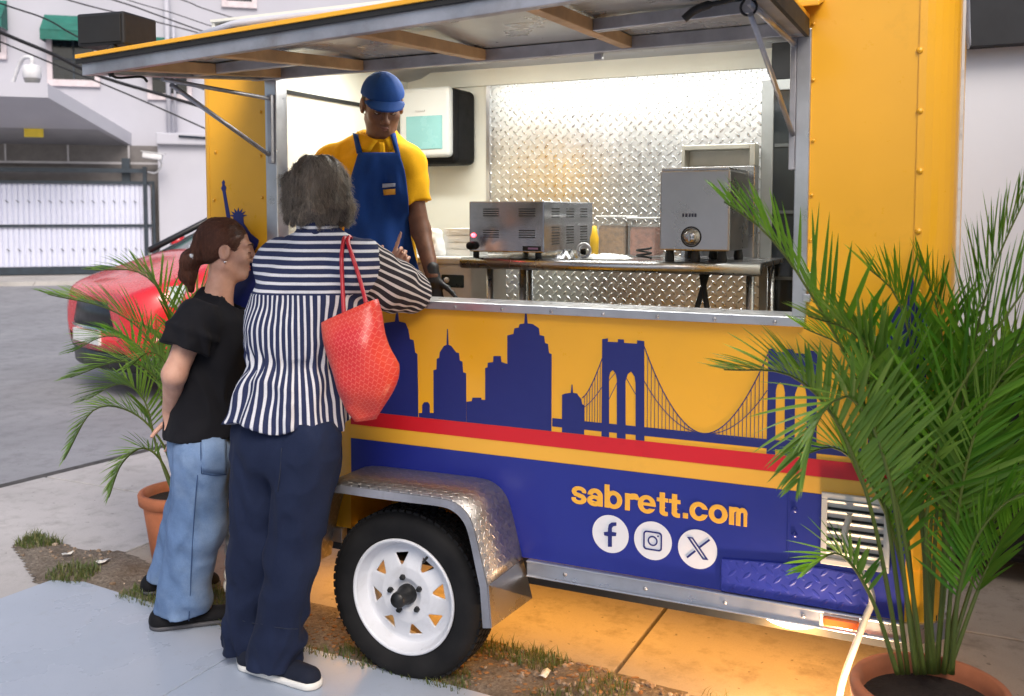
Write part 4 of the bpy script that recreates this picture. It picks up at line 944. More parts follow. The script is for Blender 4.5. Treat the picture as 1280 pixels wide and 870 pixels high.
# twisted rope hanging under the trailer's left end
b = MB(); top = D(291, 640, 3.52); bot = D(287, 742, 3.58); ax_ = bot - top
for ph in (0, math.pi):
    b.tube([top + ax_ * u + np.array([.014 * math.cos(u * 22 + ph), .014 * math.sin(u * 22 + ph), 0]) for u in np.linspace(0, 1, 40)], .011, 6)
tag(b.build('rope', M('rope_pale', (.66, .62, .55), .8, bump=.5, bscale=90)), 'pale twisted rope hanging below the trailer between the two women', 'rope')
# ================================================================ things inside the trailer
TZ = 1.333; TY0, TY1 = .50, .98
# --- steel work table
tb = thing('work_table', (.45, .72, .42), 'stainless steel work table with rolled front edge behind the counter', 'table')
MB().box((-.115, TY0 + .015, TZ - .018), (.995, TY1, TZ)).build('table_top', m_steel, tb, bevel=.003)
MB().tube([(-.125, TY0 + .012, TZ - .020), (1.005, TY0 + .012, TZ - .020)], .021, 14).build('front_roll', m_steel, tb)
for x, y in ((-.03, TY0 + .06), (.10, TY0 + .08), (.96, TY0 + .06), (-.03, TY1 - .05), (.96, TY1 - .05)): MB().tube([(x, y, .42), (x, y, TZ - .02)], .014, 10).build('leg', m_steel, tb)
MB().tube([(.78, TY0 + .1, TZ - .03), (.90, TY0 + .1, .6)], .010, 8).build('brace', m_rub, tb); MB().tube([(.80, TY0 + .12, TZ - .03), (.66, TY0 + .12, .8)], .010, 8).build('brace', m_rub, tb)
MB().box((-.08, TY0 + .10, .75), (.96, TY1 - .06, .77)).build('lower_shelf', m_steel, tb, bevel=.003)
# --- slotted steel food warmer
wz0, wz1 = 1.356, 1.546; wx0, wx1 = -.093, .217; wy0 = .51; wy1 = float(X(741, 252, wx1)[1])
wm = thing('food_warmer', ((wx0 + wx1) / 2, (wy0 + wy1) / 2, TZ), 'long stainless food warmer with slotted sides and red pilot light', 'food warmer')
MB().box((wx0, wy0, wz0), (wx1, wy1, wz1)).build('body', M('polished_steel', (.50, .50, .53), .16, 1.0, var=.06, vscale=3, bump=.04, bscale=12, bdist=.004), wm, bevel=.004)
for cx in (.30, .78):
    for cz in (.78, .36):
        for k in range(4):
            x = wx0 + (wx1 - wx0) * cx; z = wz0 + (wz1 - wz0) * cz + (k - 1.5) * .0085; MB().box((x - .033, wy0 - .0015, z - .0018), (x + .033, wy0 + .002, z + .0018)).build('slot', m_rub, wm)
for j in range(3):
    for cz, nk in ((.80, 4), (.35, 7)):
        for k in range(nk):
            y = wy0 + (wy1 - wy0) * (.22 + .29 * j); z = wz0 + (wz1 - wz0) * cz + (k - nk / 2) * .0105; MB().box((wx1 - .002, y - .035, z - .0018), (wx1 + .0015, y + .035, z + .0018)).build('slot', m_rub, wm)
MB().box((wx1 - .085, wy0 - .003, wz0 + .006), (wx1 - .012, wy0, wz0 + .024)).build('name_plate', m_rub, wm)
MB().box((wx1 - .062, wy0 - .0042, wz0 + .012), (wx1 - .022, wy0 - .003, wz0 + .019)).build('plate_print', M('plate_print', (.35, .2, .35), .5), wm)
p = Y(591, 307, wy0); b = MB(); b.lathe([(0, -.03), (.014, -.029), (.016, -.02), (.016, 0)], (p[0], wy0, p[2]), 'y', 16); b.build('knob', m_blk, wm)
p = Y(592, 294, wy0); b = MB(); b.lathe([(0, -.012), (.006, -.01), (.008, -.004), (.008, 0)], (p[0], wy0, p[2]), 'y', 12); b.build('pilot_light', EMIT('red_pilot', (1, .03, .05), 8), wm)
for x in (wx0 + .02, wx1 - .03):
    for y in (wy0 + .02, wy1 - .03): MB().tube([(x, y, TZ), (x, y, wz0 + .004)], .012, 10).build('foot', m_rub, wm)
# --- upright steamer
sx0, sx1, sz0, sz1 = .655, .898, 1.372, 1.648; sy0 = .51; sy1 = float(X(937, 214, sx1)[1])
sm_ = thing('steamer', ((sx0 + sx1) / 2, (sy0 + sy1) / 2, TZ), 'upright square stainless steamer with round dial on black feet', 'steamer')
MB().box((sx0, sy0, sz0), (sx1, sy1, sz1)).build('body', M('brushed_steel', (.42, .41, .42), .30, 1.0, var=.1, vscale=3, bump=.05, bscale=10, bdist=.004), sm_, bevel=.006)
MB().box((sx0 + .004, sy0 + .004, sz1 - .001), (sx1 - .004, sy1 - .004, sz1 + .008)).build('lid', m_steel, sm_, bevel=.003)
p = Y(864, 296, sy0); b = MB(); b.lathe([(0, -.022), (.018, -.022), (.021, -.018), (.023, -.004), (.030, -.002), (.030, 0)], (p[0], sy0, p[2]), 'y', 24); dl_ = b.build('dial', m_steel, sm_)
MB().box((p[0] - .004, sy0 - .030, p[2] - .017), (p[0] + .004, sy0 - .021, p[2] + .017)).build('dial_grip', m_steel, dl_, bevel=.002)
b = MB(); b.lathe([(.031, -.001), (.036, -.001), (.036, 0)], (p[0], sy0, p[2]), 'y', 24); b.build('dial_ring', m_rub, dl_)
for k, (dx, wd) in enumerate(((0, .006), (.010, .008), (.022, .007), (.032, .007), (.042, .007))):
    q = Y(853, 269, sy0); MB().box((q[0] + dx, sy0 - .0012, q[2] - .006), (q[0] + dx + wd, sy0 + .001, q[2] + .006)).build('brand_mark', M('brand_print', (.03, .03, .06), .5), sm_)
for x in (sx0 + .03, (sx0 + sx1) / 2, sx1 - .03):
    for y in (sy0 + .025, sy1 - .03): b = MB(); b.lathe([(.016, 0), (.018, .01), (.013, .042)], (x, y, TZ), 'z', 10); b.build('foot', m_rub, sm_)
# --- open steel box behind the steamer
q0, q1 = Y(852, 182, .90), Y(944, 182, .90); hb = thing('hopper', ((q0[0] + q1[0]) / 2, .95, TZ), 'tall open-fronted steel box standing behind the steamer', 'steel box')
hz0, hz1 = TZ, float(q0[2]); zo_ = float(Y(890, 208, .90)[2])
b = MB(); b.box((q0[0], .90, hz0), (q1[0], .975, zo_)); b.build('body', m_steel, hb, bevel=.003)
b = MB(); b.box((q0[0], .90, zo_), (q0[0] + .012, .975, hz1)); b.box((q1[0] - .02, .90, zo_), (q1[0], .975, hz1)); b.box((q0[0] + .012, .90, hz1 - .018), (q1[0] - .02, .975, hz1)); b.box((q0[0] + .012, .965, zo_), (q1[0] - .02, .975, hz1 - .018)); b.build('hood_frame', M('dull_steel', (.42, .41, .36), .4, .8), hb, bevel=.002)
# --- food tubs
m_tub = N('clear_tub'); m_tub.set((.75, .74, .70), .2); m_tub.b.inputs['Alpha'].default_value = .22; m_tub = m_tub.m
for (a, e, top, fill, lab) in ((745, 782, 272, (.30, .16, .06), 'clear tub of brown sauce beside the food warmer'), (784, 820, 274, (.34, .12, .07), 'clear tub of reddish relish beside the steamer')):
    p0, p1 = Y(a, 312, .80), Y(e, 312, .80); zt2 = float(Y(a, top, .80)[2]); t_ = thing('food_tub', ((p0[0] + p1[0]) / 2, .86, TZ), lab, 'food tub')
    MB().box((p0[0], .80, TZ + .001), (p1[0], .93, zt2)).build('tub', m_tub, t_, bevel=.006)
    MB().box((p0[0] + .006, .806, TZ + .005), (p1[0] - .006, .924, TZ + (zt2 - TZ) * .8)).build('filling', M('fill' + lab[:18], fill, .5, var=.4, vscale=40, bump=.5, bscale=80), t_, bevel=.01)
    MB().box((p0[0] - .004, .796, zt2), (p1[0] + .004, .934, zt2 + .008)).build('rim', M('tub_lid', (.7, .7, .68), .3), t_, bevel=.003)
p = Y(743, 300, .72); b = MB(); b.lathe([(.011, 0), (.016, .0), (.017, .075), (.012, .09), (.008, .12), (0, .122)], (p[0], .72, TZ), 'z', 14)
tag(b.build('sauce_bottle', M('mustard', (.75, .45, .02), .4)), 'yellow squeeze bottle beside the food warmer', 'bottle')
# tray with ring and towel on the table
p = Y(730, 306, .56); b = MB(); b.lathe([(.024 + .006 * math.cos(t), .006 * math.sin(t)) for t in np.linspace(0, 2 * math.pi, 9)[:-1]], (p[0], .56, TZ + .033), 'y', 20, True, True)
tag(b.build('steel_ring', m_steel), 'steel ring leaning on the table by the food warmer', 'ring')
def cloth(name, cx, cy, sx, sy, h, mat, lab, cat, seed):
    r_ = random.Random(seed); n1, n2 = 10, 7; vs = []
    for i in range(n1):
        for j in range(n2):
            u, v = i / (n1 - 1) - .5, j / (n2 - 1) - .5; e = max(0, 1 - (2 * abs(u)) ** 4) * max(0, 1 - (2 * abs(v)) ** 4); vs.append((cx + u * sx, cy + v * sy, TZ + .002 + h * e * (.6 + .4 * math.sin(i * 1.3 + j * 1.9 + seed)) + r_.uniform(0, .002)))
    b = MB(); b.add(vs, [(i * n2 + j, (i + 1) * n2 + j, (i + 1) * n2 + j + 1, i * n2 + j + 1) for i in range(n1 - 1) for j in range(n2 - 1)], True); o = b.build(name, mat, fix=False); return tag(o, lab, cat)
m_towel = M('white_towel', (.78, .78, .76), .9, bump=.4, bscale=120)
cloth('folded_towel', float(Y(757, 314, .58)[0]), .60, .17, .10, .02, m_towel, 'folded white towel on the work table', 'towel', 2)
cloth('crumpled_foil', float(Y(708, 308, .56)[0]), .57, .07, .07, .035, m_steel, 'crumpled foil scrap on the work table by the warmer', 'foil', 5)
b = MB(); c_ = Y(805, 302, .60); b.tube(smooth_path([np.array([c_[0] + .026 * math.cos(t), c_[1] + .018 * math.sin(t), TZ + .006 + .003 * t]) for t in np.linspace(0, 13, 26)], 3), .004, 6); tag(b.build('appliance_cord', m_rub), 'coiled black appliance cord on the work table beside the steamer', 'cord')
# --- glass-door fridge
fx0, fx1, fy0, fz1 = .905, 1.50, .98, float(Y(960, 100, .98)[2]); fr = thing('drinks_fridge', (1.2, 1.15, .42), 'tall grey framed drinks fridge with dark glass door', 'fridge')
MB().box((fx0, fy0 + .03, .42), (fx1, 1.385, fz1)).build('cabinet', m_under, fr)
m_frf = M('fridge_frame', (.20, .21, .21), .45, .3)
b = MB(); b.box((fx0, fy0, .44), (fx0 + .045, fy0 + .03, fz1)); b.box((fx0 + .045, fy0, fz1 - .04), (fx1, fy0 + .03, fz1)); b.box((fx0 + .045, fy0, .44), (fx1, fy0 + .03, .5)); b.build('door_frame', m_frf, fr, bevel=.004)
MB().box((fx0 + .045, fy0 + .008, .5), (fx1, fy0 + .014, fz1 - .04)).build('glass', M('fridge_glass', (.015, .018, .02), .08), fr)
for k, z in enumerate((.75, 1.0, 1.25, 1.5, 1.75)): MB().box((fx0 + .05, fy0 + .004, z), (fx1, fy0 + .0075, z + .012)).build('shelf_edge', M('shelf_dark', (.05, .055, .055), .5), fr)
MB().box((fx0 + .03, fy0 + .02, fz1 + .002), (fx1, 1.385, fz1 + .14)).build('top_box', m_blk, fr, bevel=.004)
# --- towel dispenser on the back wall
d0, d1 = Y(499, 112, 1.16), Y(566, 196, 1.16); dx0, dx1, dz0, dz1 = d0[0], d1[0], d1[2], d0[2]
dp = thing('towel_dispenser', ((dx0 + dx1) / 2, 1.395, dz0), 'white towel dispenser with teal window and black side on back wall', 'dispenser')
MB().box((dx0, 1.19, dz0 - .03), (dx1 + .0, 1.394, dz1)).build('body', m_blk, dp, bevel=.03, seg=4)
MB().box((dx0 - .004, 1.155, dz0), (dx1 - .012, 1.20, dz1 + .004)).build('front_cover', M('dispenser_white', (.58, .59, .58), .35, var=.02), dp, bevel=.022, seg=4)
w0, w1 = Y(508, 146, 1.155), Y(553, 186, 1.155); MB().box((w0[0], 1.150, w1[2]), (w1[0], 1.157, w0[2])).build('window', M('teal_window', (.22, .46, .47), .25, var=.1), dp, bevel=.003)
MB().box((w0[0] + .05, 1.1485, w0[2] + .02), (w0[0] + .10, 1.156, w0[2] + .028)).build('badge', M('badge_grey', (.5, .5, .5), .4), dp)
# --- white till and stacked boxes left of the table
tl = thing('till', (-.25, .74, .42), 'white counter till with black panel beside the work table', 'till')
p0, p1 = Y(549, 330, .62), Y(583, 372, .62)
MB().box((p0[0] - .18, .62, .42), (p1[0] + .02, .95, p0[2])).build('body', M('till_white', (.66, .66, .64), .5), tl, bevel=.012)
MB().box((p0[0] - .19, .61, p0[2]), (p1[0] + .03, .96, p0[2] + .03)).build('top', M('till_white'), tl, bevel=.008)
q0, q1 = Y(552, 343, .618), Y(580, 360, .618); pn = MB().box((q0[0], .612, q1[2]), (q1[0], .622, q0[2])).build('panel', M('panel_dark', (.02, .035, .035), .3), tl, bevel=.005)
c_ = Y(558, 350, .61); b = MB(); b.lathe([(0, -.006), (.010, -.006), (.012, 0)], (c_[0], .612, c_[2]), 'y', 14); b.build('button', M('till_white'), pn)
zt3 = float(p0[2]) + .03
for k in range(4):
    bx0, bx1 = Y(555, 300, .70)[0], Y(582, 300, .70)[0]; b = MB(); z = zt3 + k * .028
    b.box((bx0, .70, z + .001), (bx1 + .02, .86, z + .0265)); b.box((bx0 + .012, .6985, z + .009), (bx0 + .022, .70, z + .018)); b.box((bx0 + .035, .6985, z + .010), (bx0 + .07, .70, z + .016))
    tag(b.build('carton', M('carton_white', (.78, .78, .75), .7), bevel=.002), ['lowest', 'second', 'third', 'topmost'][k] + ' white food carton in the stack on the till', 'carton', 'white cartons stacked on the till')
V, Fq = sculpt(lambda P_: smin(rc(P_, Y(545, 312, .68), Y(546, 292, .68), .042, .022), ell(P_, Y(541, 300, .7), (.03, .03, .05)), .02) + .006 * vnoise(P_ * 45), Y(545, 300, .68) - .1, Y(545, 300, .68) + .1, .006)
tag(mesh_obj('plastic_bag', V, Fq, M('bag_white', (.8, .8, .8), .35)), 'bunched white plastic bag beside the cartons', 'bag')
# ================================================================ potted palms
m_leaf = leafmat('palm_leaf', (.040, .18, .010), (.22, .44, .03), .5, .38)
m_leaf2 = leafmat('palm_leaf_pale', (.06, .18, .02), (.27, .42, .06), .5, .32)
m_stem = leafmat('palm_stem', (.08, .12, .02), (.28, .27, .05), .5, .0)
m_terra = M('terracotta', (.52, .17, .075), .75, var=.15, vscale=9, bump=.25, bscale=60, bdist=.003, dirt=(.42, .26, .18), dscale=5, damt=.4)
m_psoil = M('pot_soil', (.035, .025, .018), .95, bump=.8, bscale=60, bdist=.02)
def frond(parent, path, s0=.4, lmax=.26, wmax=.022, nl=34, seed=0, pale=False, lift=.45, droop=.5, stem_r=.0065, fold=.35):
    rr = random.Random(seed); pts = smooth_path(path, 12); pts = np.array(pts); seg = np.linalg.norm(np.diff(pts, axis=0), axis=1); cs = np.concatenate([[0], np.cumsum(seg)]); tot = cs[-1]
    at = lambda s: np.array([np.interp(s * tot, cs, pts[:, k]) for k in range(3)])
    vs, fs, tint = [], [], []
    st = MB(); N_ = 26; st.tube([at(k / N_) for k in range(N_ + 1)], [stem_r * (1 - .82 * k / N_) + .0008 for k in range(N_ + 1)], 6)
    for i in range(nl):
        u = (i + .5 + rr.uniform(-.2, .2)) / nl; s = s0 + (1 - s0) * (u ** .95); s = min(s, .995)
        p = at(s); T = at(min(1, s + .02)) - at(max(0, s - .02)); T /= np.linalg.norm(T)
        side0 = np.cross(T, np.array([0, 0, 1.0]));
        if np.linalg.norm(side0) < .15: side0 = RT.copy()
        side0 /= np.linalg.norm(side0); nrm = np.cross(side0, T)
        for sg in (-1, 1):
            if rr.random() < .03: continue
            L = lmax * (.35 + .65 * math.sin(math.pi * min(1, .12 + .88 * u)) ** .7) * rr.uniform(.85, 1.1); L *= (1 - .35 * u); W_ = wmax * (.6 + .4 * math.sin(math.pi * (.15 + .7 * u))) * rr.uniform(.8, 1.15)
            ang = R(52 - 28 * u + rr.uniform(-7, 7)); d = T * math.cos(ang) + (side0 * sg * math.cos(lift) + nrm * math.sin(lift)) * math.sin(ang); d /= np.linalg.norm(d)
            wv = np.cross(d, nrm); wv /= np.linalg.norm(wv); o = len(vs); q = p.copy(); K = 6; tc = min(1, max(0, rr.gauss(.38, .2) + .15 * u)); tw = rr.uniform(-.5, .5)
            for k in range(K + 1):
                v = k / K; wd = W_ * .5 * (max(0, 1 - v ** 2.2) ** .8) * (.35 + .65 * min(1, v * 4)); nn = np.cross(wv, d); nn /= np.linalg.norm(nn); w2 = wv * math.cos(tw * v) + nn * math.sin(tw * v)
                vs += [q - w2 * wd + nn * wd * fold, q, q + w2 * wd + nn * wd * fold]; tint += [tc + .10, tc, tc + .10]
                q = q + d * (L / K); d = d + np.array([0, 0, -1.0]) * droop * (L / K) * (1.2 + 2.5 * v); d /= np.linalg.norm(d); wv = wv - d * (wv @ d); wv /= np.linalg.norm(wv)
            for k in range(K):
                for h in (0, 1): a = o + k * 3 + h; fs.append((a, a + 1, a + 4, a + 3))
    o_ = build_tint('frond', vs, fs, tint, m_leaf2 if pale else m_leaf, parent, True)
    o2 = st.build('stalk', m_stem, parent, fix=False); o2.parent = o_; 
    return o_
def pot(parent, c, r, h):
    b = MB(); b.lathe([(r * .66, 0), (r * .72, .01), (r * .90, h * .80), (r * .90, h * .82), (r * 1.0, h * .84), (r * 1.02, h * .97), (r * .99, h), (r * .90, h), (r * .87, h * .9), (r * .84, h * .8)], c, 'z', 40); b.add([np.array(c) + [r * .66 * math.cos(2 * math.pi * k / 40), r * .66 * math.sin(2 * math.pi * k / 40), .001] for k in range(40)], [tuple(range(40))])
    b.build('pot', m_terra, parent); b = MB(); b.disc((c[0], c[1], c[2] + h * .86), r * .87, 'z', 32); b.build('potting_soil', m_psoil, parent)
PR = thing('potted_palm', (1.575, -.21, PZ), 'large bushy areca palm in terracotta pot beside the trailer vent', 'potted palm')
pot(PR, (1.575, -.21, PZ), .185, .325)
FR = [([(1135, 842, 2.44), (1108, 640, 2.42), (1072, 480, 2.40), (1010, 362, 2.36), (958, 292, 2.34), (905, 252, 2.33)], .42, .27, 30), ([(1168, 842, 2.42), (1158, 650, 2.36), (1185, 520, 2.30), (1228, 440, 2.26), (1288, 350, 2.2), (1335, 270, 2.16)], .38, .29, 28),
      ([(1128, 842, 2.38), (1092, 650, 2.3), (1050, 535, 2.24), (990, 470, 2.2), (905, 462, 2.18)], .45, .2, 34), ([(1145, 842, 2.36), (1112, 600, 2.24), (1068, 500, 2.18), (1025, 520, 2.15), (1000, 600, 2.14)], .5, .2, 26),
      ([(1190, 842, 2.36), (1198, 745, 2.3), (1222, 670, 2.25), (1262, 625, 2.22), (1310, 608, 2.2)], .35, .15, 22), ([(1160, 842, 2.47), (1152, 600, 2.47), (1142, 450, 2.47), (1120, 370, 2.46), (1085, 335, 2.45)], .4, .26, 28),
      ([(1185, 842, 2.5), (1212, 640, 2.56), (1245, 500, 2.62), (1300, 425, 2.68)], .35, .27, 28), ([(1175, 842, 2.38), (1158, 570, 2.24), (1110, 450, 2.18), (1050, 425, 2.14), (985, 470, 2.12)], .42, .21, 32),
      ([(1180, 842, 2.42), (1202, 610, 2.38), (1245, 480, 2.33), (1310, 430, 2.28), (1370, 450, 2.24)], .38, .27, 28), ([(1122, 842, 2.36), (1088, 745, 2.32), (1048, 692, 2.3), (1005, 715, 2.28)], .5, .12, 14),
      ([(1150, 842, 2.5), (1130, 640, 2.55), (1100, 520, 2.58), (1060, 440, 2.6), (1005, 410, 2.6)], .4, .22, 28), ([(1170, 842, 2.5), (1190, 640, 2.58), (1200, 520, 2.62), (1180, 430, 2.64), (1140, 390, 2.62)], .4, .24, 28),
      ([(1165, 842, 2.33), (1150, 690, 2.22), (1120, 590, 2.14), (1075, 560, 2.1), (1030, 600, 2.08)], .45, .2, 26), ([(1175, 842, 2.36), (1205, 690, 2.26), (1235, 560, 2.2), (1275, 510, 2.16), (1330, 530, 2.12)], .4, .24, 26),
      ([(1180, 842, 2.5), (1225, 700, 2.6), (1270, 590, 2.66), (1340, 520, 2.72)], .35, .26, 26), ([(1160, 842, 2.36), (1140, 720, 2.27), (1150, 600, 2.2), (1185, 540, 2.16), (1235, 560, 2.12)], .45, .2, 26),
      ([(1155, 842, 2.4), (1128, 660, 2.36), (1100, 560, 2.34), (1085, 480, 2.32), (1095, 420, 2.3)], .45, .2, 24), ([(1172, 842, 2.44), (1180, 660, 2.44), (1170, 560, 2.4), (1130, 490, 2.36), (1075, 480, 2.33)], .45, .22, 28)]
FR += [([(1150, 842, 2.46), (1120, 680, 2.44), (1085, 600, 2.4), (1045, 560, 2.38), (1000, 570, 2.36)], .4, .2, 28), ([(1178, 842, 2.5), (1215, 660, 2.58), (1235, 540, 2.62), (1265, 450, 2.64), (1320, 400, 2.66)], .38, .26, 30),
       ([(1185, 842, 2.46), (1230, 720, 2.48), (1275, 640, 2.5), (1330, 600, 2.52)], .35, .24, 26), ([(1160, 842, 2.52), (1165, 640, 2.58), (1190, 540, 2.6), (1230, 480, 2.6), (1290, 480, 2.6)], .4, .25, 30),
       ([(1142, 842, 2.4), (1120, 700, 2.34), (1090, 640, 2.3), (1060, 640, 2.28), (1040, 700, 2.27)], .45, .17, 24), ([(1165, 842, 2.42), (1150, 640, 2.38), (1120, 500, 2.34), (1070, 420, 2.3), (1010, 395, 2.28)], .45, .22, 32)]
FR = [f_ for i, f_ in enumerate(FR) if i not in (7, 12, 15, 13, 22)]
FR += [([(1170, 842, 2.44), (1190, 600, 2.4), (1215, 440, 2.36), (1245, 330, 2.33), (1285, 240, 2.3)], .42, .27, 28), ([(1160, 842, 2.5), (1172, 620, 2.5), (1180, 470, 2.5), (1170, 380, 2.5), (1145, 320, 2.5)], .45, .2, 26)]
for i, (pth, s0, lm_, nl) in enumerate(FR): frond(PR, [D(*q) for q in pth], s0, lm_ * 1.2, .0145 if i not in (0, 1) else .019, int(nl * (1.25 if i not in (0, 1) else 1.0)), 100 + i, pale=i in (2, 3, 7, 10, 12, 18, 23), lift=.55, droop=.2 if i in (0, 1, 5) else .42, stem_r=.0062)
GL = G(232, 700); PL = thing('potted_palm', (-1.45, .38, 0), 'smaller feathery palm in terracotta pot behind the woman in jeans', 'potted palm')
pot(PL, (-1.45, .38, 0), .175, .30); tL = 3.98
FL = [([(222, 622, 0), (213, 505, -.05), (190, 430, -.1), (140, 388, -.16), (60, 368, -.22)], .42, .24, 30), ([(225, 622, 0), (216, 525, -.05), (192, 470, -.1), (150, 452, -.16), (88, 472, -.2)], .45, .2, 28), ([(222, 622, 0), (206, 560, -.06), (168, 517, -.12), (118, 512, -.16), (80, 575, -.2)], .4, .13, 24),
      ([(228, 622, .0), (236, 480, .05), (242, 400, .1), (258, 362, .12), (292, 345, .15)], .4, .24, 26), ([(220, 622, -.03), (202, 577, -.1), (178, 560, -.16), (152, 580, -.2), (136, 622, -.22)], .4, .12, 18), ([(225, 622, 0), (223, 455, .0), (206, 375, .0), (172, 340, 0), (118, 338, 0)], .45, .22, 26),
      ([(230, 622, 0), (246, 505, .05), (266, 430, .1), (302, 402, .15)], .4, .22, 24), ([(222, 622, .05), (208, 520, .15), (180, 440, .25), (135, 420, .3), (90, 440, .36)], .45, .22, 28), ([(228, 622, .0), (228, 540, -.1), (215, 470, -.2), (190, 440, -.27), (160, 460, -.32)], .45, .18, 24),
      ([(218, 622, 0), (196, 560, .0), (180, 500, .02), (150, 480, .04), (108, 500, .06)], .42, .2, 24)]
for i, (pth, s0, lm_, nl) in enumerate(FL): frond(PL, [D(a, b_, tL + c_) for a, b_, c_ in pth], s0, lm_ * 1.15, .0125, int(nl * 1.35), 300 + i, pale=i != 7, lift=.45, droop=.6, stem_r=.006)

# ================================================================ red car parked across the lane
FWH = np.array([FW[0], FW[1], 0]); FWH /= np.linalg.norm(FWH)
cdir = -RT * .72 - FWH * .69; cdir /= np.linalg.norm(cdir); cwid = RT * .69 - FWH * .72        # nose direction, towards the near front corner
far_c = D(72, 447, 8.9); far_c[2] = 0
c_org = far_c + cwid * .95 - cdir * 2.36
CR = thing('red_car', (c_org[0], c_org[1], 0), 'red hatchback with black grille parked in the lane behind the left palm', 'car', rz=math.atan2(cdir[1], cdir[0])); CR.scale = (1.18, 1.18, 1.18); CR.location.z = .03
m_cred = M('car_red', (.62, .018, .022), .25, var=.05, coat=.7); m_cblk = M('car_black', (.012, .012, .013), .35); m_cglass = M('car_glass', (.06, .08, .085), .06, var=.1, coat=.3)
m_chrome = M('chrome', (.7, .7, .7), .12, 1.0); m_lamp = N('headlamp_glass'); m_lamp.set((.62, .66, .62), .1, 0.3); m_lamp = m_lamp.m
def loft(b, rings, smooth=True):
    n = len(rings[0]); vs = [p for r_ in rings for p in r_]
    fs = [(i * n + k, i * n + k + 1, (i + 1) * n + k + 1, (i + 1) * n + k) for i in range(len(rings) - 1) for k in range(n - 1)]; return b.add(vs, fs, smooth)
ST = [(2.02, .50, .66, .62, .34), (1.98, .66, .72, .68, .24), (1.86, .76, .78, .74, .20), (1.6, .82, .86, .80, .19), (1.35, .85, .95, .86, .19), (1.1, .86, 1.0, .90, .19), (.3, .865, .98, .93, .19), (-.6, .865, .99, .95, .19), (-1.4, .85, 1.0, .96, .2), (-1.85, .78, .98, .93, .22), (-2.02, .66, .88, .84, .30)]
rings = []
for x, hw, zt_, zs_, zb_ in ST:
    h = [(0, zt_), (.35 * hw, zt_ - .004), (.68 * hw, zt_ - .02), (.88 * hw, zs_ + .02), (.97 * hw, zs_ - .05), (hw, zs_ - .16), (hw * .995, .45), (hw * .97, zb_ + .06), (hw * .85, zb_)]
    rings.append([(x, y, z) for y, z in [(-a, z) for a, z in h[::-1]] + h[1:]])
b = MB(); loft(b, rings); n_ = len(rings[0])
for r_ in (rings[0], rings[-1]): b.add(r_, [tuple(range(n_))], False)
bd = b.build('body', m_cred, CR, local=False); k = bd.modifiers.new('sub', 'SUBSURF'); k.levels = 2; k.render_levels = 2
G1 = [(1.22, .78, .965), (.98, .77, 1.09), (.66, .73, 1.26), (.30, .66, 1.41), (-.3, .63, 1.45), (-.9, .62, 1.44), (-1.35, .64, 1.34), (-1.75, .70, 1.05)]
rings = [[(x, -.80, .93), (x, -hw, zt_ - .06), (x, -hw * .85, zt_ - .01), (x, 0, zt_), (x, hw * .85, zt_ - .01), (x, hw, zt_ - .06), (x, .80, .93)] for x, hw, zt_ in G1]
b = MB(); loft(b, rings); gh = b.build('greenhouse', m_cglass, CR, local=False); k = gh.modifiers.new('sub', 'SUBSURF'); k.levels = 1; k.render_levels = 1
rings = [[(x, -hw - .004, zt_ - .045), (x, -hw * .85, zt_ + .004), (x, 0, zt_ + .014), (x, hw * .85, zt_ + .004), (x, hw + .004, zt_ - .045)] for x, hw, zt_ in G1[3:7]]
b = MB(); loft(b, rings); b.build('roof', m_cred, CR, local=False)
for sg in (-1, 1):
    b = MB(); b.tube([(1.26, sg * .80, .94), (.66, sg * .745, 1.235), (.28, sg * .675, 1.40)], .028, 6); b.build('pillar', m_cblk, CR, local=False)
    b = MB(); b.lathe([(0, -.05), (.06, -.045), (.075, 0), (.06, .05), (0, .06)], (.92, sg * .98, 1.0), 'x', 12); b.build('mirror', m_cred, CR, local=False)
def nose(y, k=0.0): return 2.03 + k - .20 * (abs(y) / .78) ** 2.6 - .03 * (abs(y) / .78)
def strip(name, y0, y1, z0, z1, mat, k0, k1, parent=CR, n=18, taper=0.0):
    b = MB(); vs = []
    for i in range(n + 1):
        y = y0 + (y1 - y0) * i / n; e = 1 - taper * abs(2 * i / n - 1) ** 2
        zc_ = (z0 + z1) / 2; hh = (z1 - z0) / 2 * e
        vs += [(nose(y, k0), y, zc_ - hh), (nose(y, k1), y, zc_ + hh)]
    b.add(vs, [(2 * i, 2 * i + 2, 2 * i + 3, 2 * i + 1) for i in range(n)], True); o = b.build(name, mat, parent, local=False, fix=False); s_ = o.modifiers.new('solid', 'SOLIDIFY'); s_.thickness = .03; s_.offset = 0; return o
strip('grille', -.66, .66, .44, .63, m_cblk, .02, .0, taper=.35); strip('lower_grille', -.70, .70, .16, .30, m_cblk, .01, .02); strip('chrome_trim', -.66, .66, .425, .445, m_chrome, .03, .03)
strip('bumper', -.76, .76, .29, .43, m_cred, .03, .03)
for sg in (-1, 1):
    b = MB(); vs = []
    for i in range(9):
        y = sg * (.50 + .29 * i / 8); x = nose(y, -.02) - (.06 * (i / 8) ** 2); vs += [(x + .03, y, .60 + .015 * i / 8), (x - .04, y, .70 + .06 * i / 8)]
    b.add(vs, [(2 * i, 2 * i + 2, 2 * i + 3, 2 * i + 1) for i in range(8)], True); o = b.build('headlight', m_lamp, CR, local=False, fix=False); s_ = o.modifiers.new('solid', 'SOLIDIFY'); s_.thickness = .04; s_.offset = 0
MB().box((2.035, -.24, .33), (2.075, .24, .42)).build('number_plate', M('plate_white', (.7, .7, .68), .5), CR, local=False)
